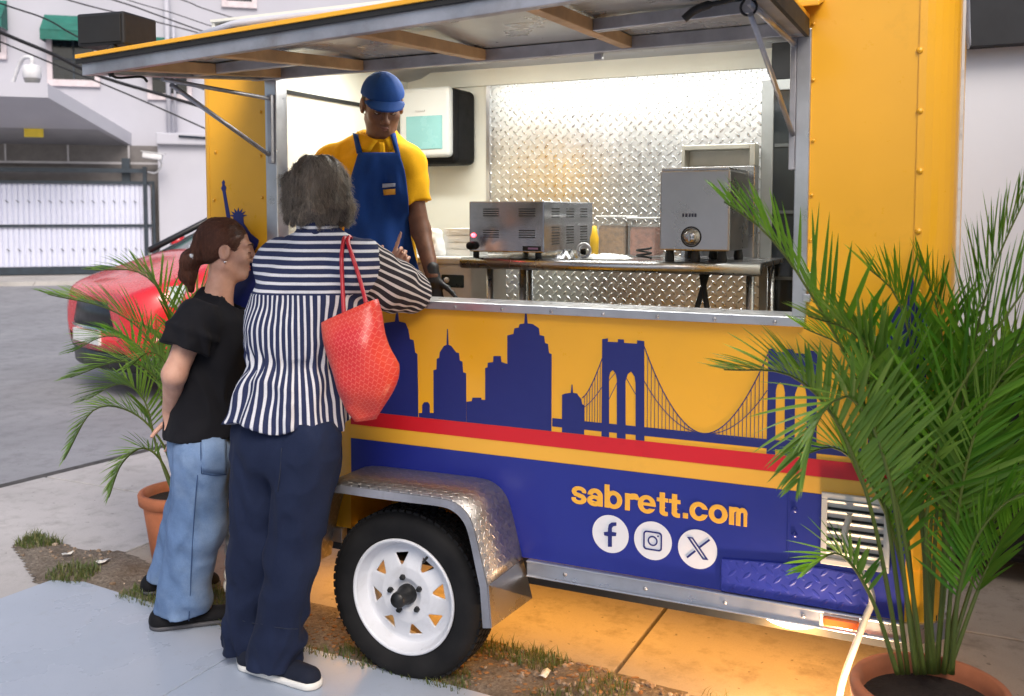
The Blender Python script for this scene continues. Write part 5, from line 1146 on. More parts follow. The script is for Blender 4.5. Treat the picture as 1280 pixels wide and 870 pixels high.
for x in (1.28, -1.3):
    for sg in (-1, 1):
        b = MB(); b.lathe([(.20, -.10), (.28, -.10), (.31, -.07), (.315, 0), (.31, .07), (.28, .10), (.20, .10)], (x, sg * .78, .315), 'y', 28); wh = b.build('wheel', m_rub, CR, local=False)
        b = MB(); b.lathe([(0, sg * .06), (.05, sg * .07), (.10, sg * .05), (.18, sg * .06), (.205, sg * .095)], (x, sg * .78, .315), 'y', 24); b.build('rim', m_alu, wh, local=False)
        b = MB(); b.lathe([(.345, -.02), (.36, .06)], (x, sg * .80, .33), 'y', 28); b.build('arch', m_cblk, CR, local=False)
# ================================================================ people
def skin(name, c, c2):
    g = N(name); n1 = g.noise(30, 5, .6); n2 = g.noise(220, 3); g.set(g.mix(g.mapr(n1, .35, .65, 0, 1), c, c2), .5, 0, .4)
    g.b.inputs['Subsurface Weight'].default_value = .12; g.b.inputs['Subsurface Radius'].default_value = (.02, .008, .004); g.b.inputs['Subsurface Scale'].default_value = .5
    g.bump(n2, .12, .001); return g.m
def fabric(name, c, rough=.85, weave=900, var=.18, vscale=7, wash=None, bump=.25):
    g = N(name); n1 = g.noise(vscale, 6, .65); n2 = g.noise(weave * .35, 2, .5)
    col = g.mix(g.mapr(n1, .3, .7, 0, 1), scol(c, 1 - var), scol(c, 1 + var))
    if wash: col = g.mix(g.mapr(g.noise(3.2, 5, .6), .45, .7, 0, .7), col, wash)
    col = g.mix(g.mapr(n2, .3, .7, 0, .22), col, scol(c, .55)); g.set(col, rough, 0, .12); g.b.inputs['Sheen Weight'].default_value = .02
    g.bump(g.math('ADD', n2, g.math('MULTIPLY', n1, 2.0)), bump, .003); return g.m
def hairmat(name, c0, c1, axis_scale=(60, 60, 8)):
    g = N(name); mp = g.node('Mapping'); mp.inputs['Scale'].default_value = axis_scale; g.link(g.coord(), mp.inputs[0]); n1 = g.noise(3.0, 6, .7, mp.outputs[0]); n2 = g.noise(9, 3)
    g.set(g.mix(g.mapr(g.math('ADD', g.math('MULTIPLY', n1, .7), g.math('MULTIPLY', n2, .3)), .35, .65, 0, 1), c0, c1), .42, 0, .4); g.bump(n1, .5, .004); return g.m
def unit(v): v = np.asarray(v, float); return v / np.linalg.norm(v)
def frame(f, up=(0, 0, 1)):
    """rows = right, forward, up of a head looking along f"""
    f = unit(f); r = unit(np.cross(f, up)); u = np.cross(r, f); return np.array([r, f, u])
def head_sdf(P_, c, B, s=1.0, fem=True):
    q = ((P_ - np.asarray(c, np.float32)) @ np.asarray(B, np.float32).T) / s
    d = ell(q, (0, -.012, .030), (.074, .094, .086)); d = smin(d, ell(q, (0, .030, -.035), (.056, .058, .076)), .03)
    d = smin(d, ell(q, (0, .058, -.094), (.027, .026, .022)), .025)
    for sx in (-1, 1):
        d = smin(d, rc(q, (sx * .052, -.005, -.055), (sx * .022, .058, -.092), .016, .016), .02)      # jaw line
        d = smin(d, ell(q, (sx * .040, .058, -.022), (.020, .020, .020)), .022)                       # cheek
        d = smin(d, rc(q, (sx * .012, .086, .026), (sx * .048, .068, .026), .010, .009), .014)         # brow
        d = smax(d, -ell(q, (sx * .031, .098, .004), (.019, .018, .012)), .012)                        # socket
        d = smin(d, ell(q, (sx * .031, .073, .003), (.0135, .0135, .0125)), .003)                      # lids
        ear = smax(ell(q, (sx * .077, -.010, -.004), (.011, .022, .034)), -ell(q, (sx * .086, -.004, .0), (.007, .012, .02)), .004); d = smin(d, ear, .006)
        d = smin(d, ell(q, (sx * .011, .096, -.036), (.009, .011, .008)), .007)                         # nostril wing
    d = smin(d, rc(q, (0, .086, .020), (0, .108, -.028), .0075, .0105), .010)
    d = smin(d, rc(q, (-.016, .082, -.060), (.016, .082, -.060), .0065, .0065), .006); d = smin(d, rc(q, (-.014, .081, -.072), (.014, .081, -.072), .0075, .0075), .006)
    d = np.maximum(d, -rc(q, (-.019, .093, -.066), (.019, .093, -.066), .0022, .0022))
    return d * s
def fingers_sdf(P_, wrist, hand_dir, palm_n, curls, s=1.0, spread=.0, thumb_side=1, rad=.0082):
    """palm + five fingers; curls = bend (radians per joint) for index, middle, ring, little, thumb"""
    h = unit(hand_dir); n = unit(np.asarray(palm_n) - h * np.dot(palm_n, h)); sd = np.cross(h, n) * thumb_side
    w0 = np.asarray(wrist, float); d = rc(P_, w0 + h * .02 * s, w0 + h * .075 * s, .030 * s, .038 * s, n, .42)
    d = smin(d, rc(P_, w0 - h * .03 * s, w0 + h * .02 * s, .024 * s, .026 * s), .02)
    L = [(.042, .026, .021), (.046, .030, .022), (.042, .028, .021), (.033, .021, .018)]
    for k in range(4):
        p = w0 + h * (.085 if k < 3 else .078) * s + sd * (.028 - .019 * k) * s; dr = unit(h + sd * (.12 - .08 * k) * (1 + spread)); nn = n
        e = None
        for j, l in enumerate(L[k]):
            a = curls[k] * (.8 if j == 0 else 1.1); ax = np.cross(dr, nn); dr2 = unit(dr * math.cos(a) + nn * math.sin(a)); nn = unit(nn * math.cos(a) - dr * math.sin(a)); dr = dr2
            q = p + dr * l * s; g_ = rc(P_, p, q, (rad - j * .0009) * s, (rad - .0009 - j * .0009) * s); e = g_ if e is None else smin(e, g_, .004); p = q
        d = smin(d, e, .008)
    p = w0 + h * .028 * s + sd * .028 * s; dr = unit(h * .55 + sd * .8 + n * .25); e = None
    for j, l in enumerate((.036, .030, .024)):
        q = p + dr * l * s; g_ = rc(P_, p, q, (.0115 - j * .0014) * s, (.0105 - j * .0014) * s); e = g_ if e is None else smin(e, g_, .005); p = q; dr = unit(dr + h * curls[4] * .6 + n * curls[4] * .4)
    return smin(d, e, .012)
def grow_strands(name, sdf, seeds, flow, mat, parent, n=7, step=.012, r=.0006, lift=.0015, seed=1, tip_free=.0):
    """thin hair strands that follow the implicit hair surface"""
    rr = np.random.default_rng(seed); P_ = seeds.astype(np.float32).copy(); path = [P_.copy()]; amp = rr.normal(0, .18, P_.shape)
    def grad(Q):
        e = .004; g_ = np.stack([sdf(Q + np.eye(3, dtype=np.float32)[k] * e) - sdf(Q - np.eye(3, dtype=np.float32)[k] * e) for k in range(3)], 1); return g_ / (np.linalg.norm(g_, axis=1, keepdims=True) + 1e-6)
    for i in range(n):
        g_ = grad(P_); d = sdf(P_); f = flow(P_) + amp; f = f - g_ * (f * g_).sum(1, keepdims=True); f /= np.linalg.norm(f, axis=1, keepdims=True) + 1e-6
        P_ = P_ + f * step * rr.uniform(.8, 1.2, (len(P_), 1)); k = lift + tip_free * (i / n) ** 2 * rr.uniform(0, 1, len(P_)); P_ = (P_ + g_ * (k - sdf(P_))[:, None] * .9).astype(np.float32); path.append(P_.copy())
    A = np.stack(path, 1); S, K, _ = A.shape; T = np.gradient(A, axis=1); T /= np.linalg.norm(T, axis=2, keepdims=True) + 1e-6
    u = np.cross(T, np.array([.3, .2, 1.0])); u /= np.linalg.norm(u, axis=2, keepdims=True) + 1e-6; v = np.cross(T, u)
    rad = (r * (1 - .75 * np.arange(K) / (K - 1)))[None, :, None]; ring = [A + (u * math.cos(a) + v * math.sin(a)) * rad for a in (0, 2.094, 4.189)]
    V = np.stack(ring, 2).reshape(-1, 3); F_ = []
    base = (np.arange(S)[:, None] * K + np.arange(K - 1)[None, :]).reshape(-1) * 3
    for k in range(3): F_.append(np.stack([base + k, base + (k + 1) % 3, base + 3 + (k + 1) % 3, base + 3 + k], 1))
    return tag(mesh_obj(name, V, np.concatenate(F_), mat, parent), kind='stuff')
def surf_pts(V, n, seed=0, cond=None):
    rr = np.random.default_rng(seed); W_ = V if cond is None else V[cond(V)]; return W_[rr.integers(0, len(W_), n)] + rr.normal(0, .002, (n, 3))
def px_hit(fn, px, py, lift=.0):
    d = ray(px, py); t = 2.5
    for _ in range(400):
        p = CAM + d * t; v = float(fn(p[None].astype(np.float32))[0])
        if v < lift + .001: break
        t += max(.001, (v - lift) * .5)
        if t > 4.2: break
    return CAM + d * t

# ---------------------------------------------------------------- woman in the striped shirt (seen from behind)
tA = 3.06
A_foot = G(338, 850); WA = thing('person', (-.38, -.33, PZ), 'grey-haired woman in navy and white striped shirt leaning on the counter', 'person')
nk = D(398, 300, tA); hc = D(398, 246, tA + .01); faceA = unit(-RT * .05 + FWH * 1.0 + np.array([0, 0, -.12])); BA = frame(faceA); Fb = unit(faceA * [1, 1, 0]); Sb = np.array([Fb[1], -Fb[0], 0])
ShR = D(449, 330, tA - .06); ShL = D(350, 328, tA + .08); ElR = Y(514, 368, -.035) + np.array([0, 0, .01]); WrR = Y(486, 350, .12); ElL = ShL + np.array([-.02, .20, -.16]); WrL = np.array([-.25, .16, 1.235])
hipR = D(388, 548, tA - .03); hipL = D(330, 548, tA + .05); knR = D(366, 700, tA - .0); knL = D(320, 700, tA + .09); anR = D(345, 842, tA - .0); anL = D(316, 822, tA + .12)
anR = np.array([*G(342, 848)[:2], .09 + PZ]); anL = np.array([*G(312, 828)[:2], .09 + PZ])
tdA = unit(RT * .85 - FWH * .5); toeR = anR + tdA * .14; toeL = anL + unit(-RT * .3 + FWH * .9) * .12
palm_dir = unit(RT * .42 + UP * .85 + FWH * .1)
def bodyA(P_):
    d = smin(head_sdf(P_, hc, BA, .94), rc(P_, hc + np.array([0, 0, -.06]), nk + np.array([0, 0, -.03]), .048, .055), .03)
    d = smin(d, rc(P_, ShL, ShR, .055, .055), .04); d = smin(d, rc(P_, nk + [0, 0, -.10], D(365, 520, tA), .075, .085, Fb, .7), .05)
    d = smin(d, chain(P_, [ShR, ElR, WrR], [.045, .037, .025]), .02); d = smin(d, chain(P_, [ShL, ElL, WrL], [.045, .037, .026]), .02)
    d = smin(d, fingers_sdf(P_, WrR + palm_dir * .01, palm_dir, -FWH, (.10, 1.0, 1.1, 1.15, 1.3), .92, 0, -1), .01); d = smin(d, fingers_sdf(P_, WrL, np.array([.9, .2, 0]), np.array([0, 0, -1]), (.2, .25, .3, .3, .3), .95), .01)
    d = smin(d, chain(P_, [hipR, knR, anR], [.08, .055, .038]), .03); d = smin(d, chain(P_, [hipL, knL, anL], [.08, .055, .038]), .03)
    return d
sk1 = skin('skin_light', (.50, .27, .19), (.60, .35, .26))
lo = np.min([hc, ShL, ShR, anL, anR, WrR, WrL, ElR], 0) - .22; hi = np.max([hc, ShL, ShR, WrR, WrL, ElR], 0) + .22; lo[2] = .03
V, Fq = sculpt(bodyA, lo, hi, .0055); mesh_obj('body', V, Fq, sk1, WA, 1); bodyAo = WA      # hair and clothing hang on the person beside the body
# hair: short, full, greying
def hairA(P_):
    q = ((P_ - hc.astype(np.float32)) @ BA.astype(np.float32).T); d = ell(q, (0, -.018, .028), (.096, .107, .100)); d = smin(d, ell(q, (.0, -.045, -.038), (.072, .064, .060)), .03)
    for sx in (-1, 1): d = smin(d, ell(q, (sx * .070, -.01, -.028), (.034, .055, .045)), .02)
    d = smin(d, rc(q, (.085, -.02, -.035), (.125, .005, -.03), .022, .006), .02)
    cut = ell(q, (0, .135, -.03), (.075, .085, .12)); d = smax(d, -cut, .01)
    w_ = vnoise(np.stack([q[:, 0] * 55, q[:, 1] * 55, q[:, 2] * 16], 1)); w2 = vnoise(q * 22)
    return d + .0065 * w_ + .011 * w2 + .022 * (np.abs(vnoise(np.stack([q[:, 0] * 24, q[:, 1] * 24, q[:, 2] * 9], 1) + 3)) - .3)
V, Fq = sculpt(hairA, hc - .17, hc + .17, .0045); hm = hairmat('hair_grey', (.050, .038, .028), (.24, .195, .15)); ho = mesh_obj('hair', V, Fq, hm, bodyAo)
fl_hair = lambda Q: np.tile(np.array([0, 0, -1.0]), (len(Q), 1)) + .25 * unit(RT)[None] * np.sign((Q - hc) @ RT)[:, None]
grow_strands('hair_strands', hairA, surf_pts(V, 3400, 4), fl_hair, hairmat('hair_grey_strand', (.085, .066, .05), (.42, .35, .28)), ho, 8, .010, .0008, .0016, 4, .034)
# striped shirt
wa = D(372, 447, tA + .02); hm_ = D(359, 526, tA + .03); ch = D(392, 372, tA + .02)
def shirtA_parts(P_):
    yoke = rc(P_, ShL + [0, 0, -.005], ShR + [0, 0, -.012], .070, .072); yoke = smin(yoke, rc(P_, nk + [0, 0, .022], nk + [0, 0, -.09], .060, .10), .03)
    for S_ in (ShL, ShR): yoke = smin(yoke, rc(P_, nk + [0, 0, -.012], S_ + [0, 0, .0], .058, .064), .03)
    tor = smin(rc(P_, ch, wa + [0, 0, .0], .176, .148, Fb, .74), rc(P_, wa + [0, 0, .055], wa + [0, 0, .10], .168, .168, Fb, .76), .03); tor = smin(yoke, tor, .05); pep = rc(P_, wa + [0, 0, -.01], hm_ + [0, 0, -.07], .150, .216, Fb, .86); tor = smin(tor, pep, .02)
    slR = chain(P_, [ShR, ShR * .45 + ElR * .55 + [0, -.01, -.012], ElR], [.078, .082, .070], .03); slL = chain(P_, [ShL, ElL], [.078, .07]); return tor, slR, slL
def shirtA(P_):
    tor, slR, slL = shirtA_parts(P_); d = smin(smin(tor, slR, .028), slL, .028)
    z = P_[:, 2]; u = np.arctan2((P_ - wa) @ Sb, -(P_ - wa) @ Fb)
    n1 = vnoise(P_ * 9 + 3); n2 = vnoise(P_ * np.array([16, 16, 7]) + 7)
    gather = np.exp(-((z - wa[2]) / .035) ** 2); low = np.clip((wa[2] + .02 - z) / .12, 0, 1)
    d = d + .011 * gather * (1 + .9 * np.sin(u * 23 + n1 * 3)) + low * .009 * np.sin(u * 11 + n1 * 2.2) + .006 * n1 + .004 * n2 + .014 * (np.abs(vnoise(P_ * np.array([9, 9, 15]) + n1[:, None] * .6 + 21)) - .3)
    ad = np.minimum(slR - .0, .2); arm = np.clip(1 - (slR + .02) / .05, 0, 1); ax = unit(ElR - ShR); s_ = (P_ - ShR) @ ax
    d = d + arm * .005 * np.sin(s_ * 62 + n1 * 3.5)
    d = np.maximum(d, hm_[2] + .012 * np.sin(u * 5) - .03 * (P_ - hm_) @ RT - z)                       # hem
    d = np.maximum(d, P_[:, 2] - nk[2] - .040)                                                          # neck opening
    d = np.maximum(d, (P_ - ElR) @ ax - .035)
    return d
lo = np.min([ShL, ShR, hm_, ElR, ElL], 0) - [.19, .19, .10]; hi = np.max([ShL, ShR, ElR, ElL, nk], 0) + [.16, .17, .10]
V, Fq = sculpt(shirtA, lo, hi, .0065)
fc = V[Fq].mean(1); tor, slR, slL = shirtA_parts(fc.astype(np.float32)); zy = float(D(390, 366, tA)[2]); axR = unit(ElR - ShR)
reg = np.zeros(len(fc), int); reg[fc[:, 2] > zy] = 1; reg[(slR < tor - .004) & (((fc - ShR) @ axR) > .0)] = 2; reg[(slL < tor - .004) & (((fc - ShL) @ unit(ElL - ShL)) > .02)] = 2
uang = np.arctan2((V - wa) @ Sb, -(V - wa) @ Fb) * .165; rel = V - ShR; rad = rel - ((rel @ axR)[:, None]) * axR; e1 = unit(np.cross(axR, [0, 0, 1])); e2 = np.cross(axR, e1)
usl = np.arctan2(rad @ e2, rad @ e1) * .078 + .03 * (rel @ axR)
def stripe(name, attr, period, dark, light, frac=.36, ph=0.0):
    g = N(name); a = g.node('Attribute'); a.attribute_name = attr; n_ = g.noise(10, 3); u = g.math('ADD', g.math('DIVIDE', a.outputs['Fac'], period), g.math('MULTIPLY', n_, .10))
    f = g.math('ABSOLUTE', g.math('SUBTRACT', g.math('FRACT', g.math('ADD', u, ph)), .5)); k = g.mapr(f, frac / 2 - .03, frac / 2 + .03, 1, 0); wv = g.noise(320, 2)
    g.set(g.mix(g.mapr(wv, .3, .7, 0, .18), g.mix(k, dark, light), (.1, .1, .12)), .85, 0, .2); g.bump(g.math('ADD', wv, n_), .2, .002); return g.m
NAVY = (.016, .024, .075); WHT = (.70, .70, .74)
mesh_obj('shirt', V, Fq, None, bodyAo, 1, {'u_torso': uang, 'u_yoke': V[:, 2], 'u_sleeve': usl}, [stripe('stripe_vertical', 'u_torso', .0232, NAVY, WHT), stripe('stripe_yoke', 'u_yoke', .0250, NAVY, WHT, .36), stripe('stripe_sleeve', 'u_sleeve', .021, (.020, .016, .022), (.62, .56, .55), .34)], reg)
V, Fq = sculpt(lambda P_: np.maximum(np.maximum(np.abs(rc(P_, nk + [0, 0, -.01], nk + [0, 0, .09], .066, .060)) - .005, P_[:, 2] - nk[2] - .058 + .15 * ((P_ - nk) @ faceA)), nk[2] + .0 - P_[:, 2]), nk - .12, nk + .12, .0045)
mesh_obj('collar', V, Fq, None, bodyAo, 1, {'u_yoke': V[:, 2] + .004}, [bpy.data.materials['stripe_yoke']])
# navy wide trousers
def pants(P_, hR, hL, kR, kL, aR, aL, rr_, waist, wr, front, hemz, fold=1.0, flatk=.92):
    d = chain(P_, [hR, kR, aR], rr_, .04); d2 = chain(P_, [hL, kL, aL], rr_, .04); d = smin(d, d2, .009); d = smin(d, rc(P_, waist, (hR + hL) / 2, wr, wr * 1.02, front, .80), .05)
    n1 = vnoise(P_ * np.array([13, 13, 4.5]) + 11); n2 = vnoise(P_ * np.array([30, 30, 14]) + 5); z = P_[:, 2]; lowk = np.clip((kR[2] + .1 - z) / .4, 0, 1)
    n3 = np.abs(vnoise(P_ * np.array([8, 8, 3.2]) + n1[:, None] * .7 + 31)); n4 = np.abs(vnoise(P_ * np.array([15, 15, 12]) + n1[:, None] + 41)); hipk = np.clip((z - kR[2] - .05) / .2, 0, 1)
    d = d + fold * (.005 * n1 + .003 * n2 + .022 * (n3 - .3) + .010 * (n4 - .3) * (.5 + hipk * .5 + lowk * .4) + lowk * .004 * np.sin(z * 38 + n1 * 4)); return np.maximum(d, hemz + .004 * n1 - z)
pA = lambda P_: pants(P_, hipR, hipL, knR, knL, anR + np.array([0, 0, -.05]), anL + np.array([0, 0, -.05]), [.102, .078, .090], D(362, 530, tA + .02), .140, Fb, PZ + .035)
lo = np.min([hipR, hipL, knR, knL, anR, anL], 0) - .17; hi = np.max([hipR, hipL, knR, knL, anR, anL], 0) + .17; lo[2] = 0.02; hi[2] += .03
pA_ = pA; pA = lambda P_: np.maximum(pA_(P_), P_[:, 2] - hm_[2] - .02)
V, Fq = sculpt(pA, lo, hi, .0065); mesh_obj('trousers', V, Fq, fabric('navy_denim', (.012, .018, .045), .85, wash=(.022, .032, .072)), bodyAo, 1)
m_st2 = fabric('navy_seam', (.030, .036, .060), .9)
tro = bpy.data.objects['trousers']
for pl_ in ([(303, 776), (316, 779), (322, 780)], [(326, 780), (350, 785), (372, 786), (386, 783)], [(352, 560), (350, 590), (347, 615)]):
    b = MB(); b.tube(smooth_path([px_hit(pA, *q_, .0015) for q_ in pl_], 6), .0016, 5); b.build('seam', m_st2, tro)
def shoe(P_, a, td, zb, L=.25, wd=.046, hgt=.06):
    td = unit(td * [1, 1, 0]); h = a * [1, 1, 0] - td * L * .28 + [0, 0, zb + .035]; t = a * [1, 1, 0] + td * L * .62 + [0, 0, zb + .028]
    d = smin(rc(P_, h, t, .042, .036), rc(P_, a * [1, 1, 0] + [0, 0, zb + hgt], h, .040, .038), .03); sd = np.array([td[1], -td[0], 0]); return np.maximum(d, zb + .022 - P_[:, 2])
def sole(P_, a, td, zb, L=.25, hh=.024):
    td = unit(td * [1, 1, 0]); h = a * [1, 1, 0] - td * L * .28 + [0, 0, zb + .012]; t = a * [1, 1, 0] + td * L * .62 + [0, 0, zb + .012]; d = rc(P_, h, t, .046, .041); return np.maximum(d, np.maximum(zb + .001 - P_[:, 2], P_[:, 2] - zb - hh))
m_shoe = fabric('shoe_navy', (.014, .017, .03), .8); m_sole = M('sole_white', (.70, .69, .66), .6)
for a, td in ((anR, tdA), (anL, unit(-RT * .35 + FWH * .9))):
    V, Fq = sculpt(lambda P_: shoe(P_, a, td, PZ), a - [.26, .26, .10], a + [.26, .26, .08], .005); s_ = mesh_obj('shoe', V, Fq, m_shoe, bodyAo, 1); V, Fq = sculpt(lambda P_: sole(P_, a, td, PZ), a - [.26, .26, .10], a + [.26, .26, .03], .005); mesh_obj('sole', V, Fq, m_sole, s_, 1)

# ---------------------------------------------------------------- red tote bag on her shoulder
tb_ = 2.86
BG = thing('tote_bag', D(455, 520, tb_), 'red patterned tote bag hanging from the striped woman’s shoulder'.replace('’', "'"), 'handbag')
Lp = smooth_path([D(402, 404, tb_ + .04), D(414, 452, tb_ + .03), D(428, 500, tb_ + .02), D(444, 526, tb_ + .01)], 6); Rp = smooth_path([D(470, 374, tb_ - .02), D(484, 425, tb_ - .02), D(499, 472, tb_ - .01), D(470, 524, tb_ - .0)], 6)
rings = []; uvs = []; K = 28
for i, (a, e) in enumerate(zip(Lp, Rp)):
    s_ = i / (len(Lp) - 1); c = (a + e) / 2; hx = (e - a) / 2; tn = unit(np.cross(hx, [0, 0, 1])) * (.018 + .055 * math.sin(math.pi * min(1, .15 + .75 * s_))) * (1 - .55 * max(0, s_ - .8) / .2)
    for k in range(K):
        t = 2 * math.pi * k / K; cx, sy = math.cos(t), math.sin(t); cx = math.copysign(abs(cx) ** .7, cx); p = c + hx * cx + tn * sy; p = p + unit(tn) * (.010 * float(vnoise(np.array([p * 14], np.float32))[0]) + .022 * (abs(float(vnoise(np.array([p * 9 + 4], np.float32))[0])) - .3)); rings.append(p); uvs.append((cx * .5 * np.linalg.norm(hx) * 2, s_ * .32, 0))
n_ = len(Lp); b = MB(); b.add(rings, [(i * K + k, i * K + (k + 1) % K, (i + 1) * K + (k + 1) % K, (i + 1) * K + k) for i in range(n_ - 1) for k in range(K)] + [tuple((n_ - 1) * K + k for k in range(K))], True)
g = N('tote_leather'); a = g.node('Attribute'); a.attribute_name = 'duv'; sp = g.node('SeparateXYZ'); g.link(a.outputs['Vector'], sp.inputs[0])
u = g.math('DIVIDE', sp.outputs[0], .014); v = g.math('DIVIDE', sp.outputs[1], .0125); fu = g.math('ABSOLUTE', g.math('SUBTRACT', g.math('FRACT', g.math('ADD', u, g.math('MULTIPLY', g.math('FLOORED_MODULO', g.math('FLOOR', v), 2.0), .5))), .5))
yv = g.math('ABSOLUTE', g.math('SUBTRACT', g.math('FRACT', v), g.math('MULTIPLY', fu, 1.4))); pt = g.mapr(yv, .06, .16, 1, 0); nz = g.noise(6, 4)
g.set(g.mix(g.math('MULTIPLY', pt, .42), g.mix(g.mapr(nz, .35, .65, 0, 1), (.55, .022, .026), (.66, .06, .028)), (.74, .24, .18)), .38, 0, .5); g.bump(pt, .15, .001)
bo = b.build('bag_body', g.m, BG, attrs={'duv': uvs}, fix=False); k = bo.modifiers.new('solid', 'SOLIDIFY'); k.thickness = .004
m_strap = M('strap_leather', (.42, .018, .03), .45)
for off in (0, 1):
    pts0 = [D(425 + off * 9, 398 - off * 4, tb_ + .03 - .06 * off), D(432 + off * 8, 340, tb_ + .06 - .04 * off), D(429 + off * 2, 305, tA - .085 + .02 * off), D(434 + off * 2, 296, tA - .03), D(442 + off * 2, 320, tA + .0), D(452 + off * 5, 352, tb_ + .05 - .05 * off), D(457 + off * 6, 384, tb_ + .0 - .05 * off)]
    pts = ([D(430, 396, tb_ + .01), px_hit(shirtA, 428, 352, .03), px_hit(shirtA, 427, 322, .012), px_hit(shirtA, 429, 304, .009)] if off == 0 else [D(458, 380, tb_ - .02), px_hit(shirtA, 450, 350, .03), px_hit(shirtA, 441, 322, .012), px_hit(shirtA, 435, 303, .009)])
    pts += [pts[-1] + FWH * .035 + [0, 0, .016], pts[-1] + FWH * .085 + [0, 0, -.01], pts[-1] + FWH * .12 + [0, 0, -.07]]
    b = MB(); b.tube(smooth_path(pts, 6), .0065, 8); b.build('strap', m_strap, BG)

# ---------------------------------------------------------------- woman in black blouse and jeans (profile)
tB = 3.42; WB = thing('person', (*G(235, 790)[:2], PZ), 'woman with auburn ponytail in black blouse and light blue jeans', 'person')
hB = D(284, 313, tB); fB = unit(RT * .93 + FWH * .26 + np.array([0, 0, -.06])); BB = frame(fB); nB = D(272, 366, tB)
fbH = unit(fB * [1, 1, 0]); sB = np.array([fbH[1], -fbH[0], 0])                                       # her right-hand side (towards the camera)
chB = D(264, 420, tB + .01); wB = D(258, 500, tB + .02); hpB = D(258, 560, tB + .02)
sR = D(248, 396, tB - .13); sL = D(262, 388, tB + .17); eR = D(218, 468, tB - .17); wR = D(213, 512, tB - .06); eL = D(232, 466, tB + .2); wL = D(216, 516, tB - .0)
hR = hpB + sB * .085; hL = hpB - sB * .085; aR = np.array([*G(228, 786)[:2], .09 + PZ]); aL = np.array([*G(214, 742)[:2], .09 + PZ]); kR = (hR + aR) / 2 + fbH * .02 - RT * .005; kL = (hL + aL) / 2 + fbH * .02
hdir = unit(np.array([0, 0, -1.0]) + RT * .18)
def bodyB(P_):
    d = smin(head_sdf(P_, hB, BB, .90), rc(P_, hB - fbH * .015 + [0, 0, -.06], nB + [0, 0, -.03], .045, .052), .03)
    d = smin(d, rc(P_, sL, sR, .05, .05), .04); d = smin(d, rc(P_, chB, wB, .11, .10), .05)
    d = smin(d, chain(P_, [sR, eR, wR], [.046, .039, .025]), .02); d = smin(d, chain(P_, [sL, eL, wL], [.045, .036, .025]), .02)
    d = smin(d, fingers_sdf(P_, wR, hdir, -RT * .3 + FWH, (.6, .7, .75, .8, .7), .88, 0, 1), .01); d = smin(d, fingers_sdf(P_, wL + FWH * .03, unit(hdir - FWH * .3), -FWH, (.4, .5, .5, .5, .4), .92), .01)
    d = smin(d, chain(P_, [hR, kR, aR], [.085, .055, .038]), .03); d = smin(d, chain(P_, [hL, kL, aL], [.085, .055, .038]), .03)
    return smin(d, smin(rc(P_, aR + [0, 0, -.03], aR + fbH * .10 + [0, 0, -.055], .033, .025), rc(P_, aL + [0, 0, -.03], aL + fbH * .10 + [0, 0, -.055], .033, .025), .01), .02)
allp = [hB, sR, sL, eR, eL, wR, wL, aR, aL, hR, hL]; lo = np.min(allp, 0) - .17; hi = np.max(allp, 0) + .17; lo[2] = .02
V, Fq = sculpt(bodyB, lo, hi, .005); mesh_obj('body', V, Fq, skin('skin_warm', (.52, .28, .20), (.60, .34, .25)), WB, 1); bodyBo = WB
def toB(q): return hB + (np.asarray(q) * .90) @ BB
m_eyew = M('eye_white', (.75, .72, .70), .25); m_iris = M('eye_dark', (.02, .012, .008), .15); m_lip = M('lip', (.42, .12, .11), .45); m_brow = M('brow', (.05, .028, .02), .8)
def face_bits(parent, to, sc, side=(-1, 1), lipm=m_lip, down=False):
    for sx in side:
        b = MB(); b.lathe([(0, -.0125 * sc), (.006 * sc, -.011 * sc), (.0105 * sc, -.0062 * sc), (.0125 * sc, 0), (.0105 * sc, .0062 * sc), (.006 * sc, .011 * sc), (0, .0125 * sc)], to((sx * .031, .0775 - (.0045 if down else 0), .002)), 'z', 14); e_ = b.build('eye', m_eyew, parent)
        if down:
            b = MB(); b.tube([to((sx * .017, .0862, -.002)), to((sx * .026, .0885, -.0055)), to((sx * .036, .0880, -.0055)), to((sx * .046, .080, -.002))], .0014 * sc, 5); b.build('lash_line', m_brow, parent)
            b = MB(); b.tube([to((sx * .012, .0985, .026)), to((sx * .03, .094, .031)), to((sx * .05, .078, .027))], [.0028 * sc, .0034 * sc, .0015 * sc], 6); b.build('eyebrow', m_brow, parent); continue
        V_ = [to((sx * .031 + .0058 * math.cos(t), .0905, .001 + .0058 * math.sin(t))) for t in np.linspace(0, 6.28, 13)[:-1]]; b = MB(); b.add(V_ + [to((sx * .031, .0915, .001))], [(i, (i + 1) % 12, 12) for i in range(12)]); b.build('iris', m_iris, e_)
        b = MB(); b.tube([to((sx * .012, .0985, .026)), to((sx * .03, .094, .033)), to((sx * .05, .078, .028))], [.0028 * sc, .0034 * sc, .0015 * sc], 6); b.build('eyebrow', m_brow, parent)
        b = MB(); b.tube([to((sx * .016, .0885, .006)), to((sx * .024, .0925, .0125)), to((sx * .034, .0925, .0125)), to((sx * .046, .082, .006))], .0013 * sc, 5); b.build('lash_line', m_brow, parent)
    b = MB(); b.tube([to((-.021, .083, -.064)), to((-.008, .0895, -.0595)), to((0, .0895, -.061)), to((.008, .0895, -.0595)), to((.021, .083, -.064))], [.001 * sc, .0036 * sc, .0034 * sc, .0036 * sc, .001 * sc], 6); b.tube([to((-.019, .083, -.0665)), to((0, .0895, -.0715)), to((.019, .083, -.0665))], [.001 * sc, .0045 * sc, .001 * sc], 6); b.build('lips', lipm, parent)
face_bits(bodyBo, toB, .9, down=True)
b = MB(); c_ = toB((.080, -.006, -.042)); b.lathe([(0, -.005), (.004, -.003), (.005, 0), (.004, .003), (0, .005)], c_, 'z', 10); b.build('earring', m_chrome, bodyBo)
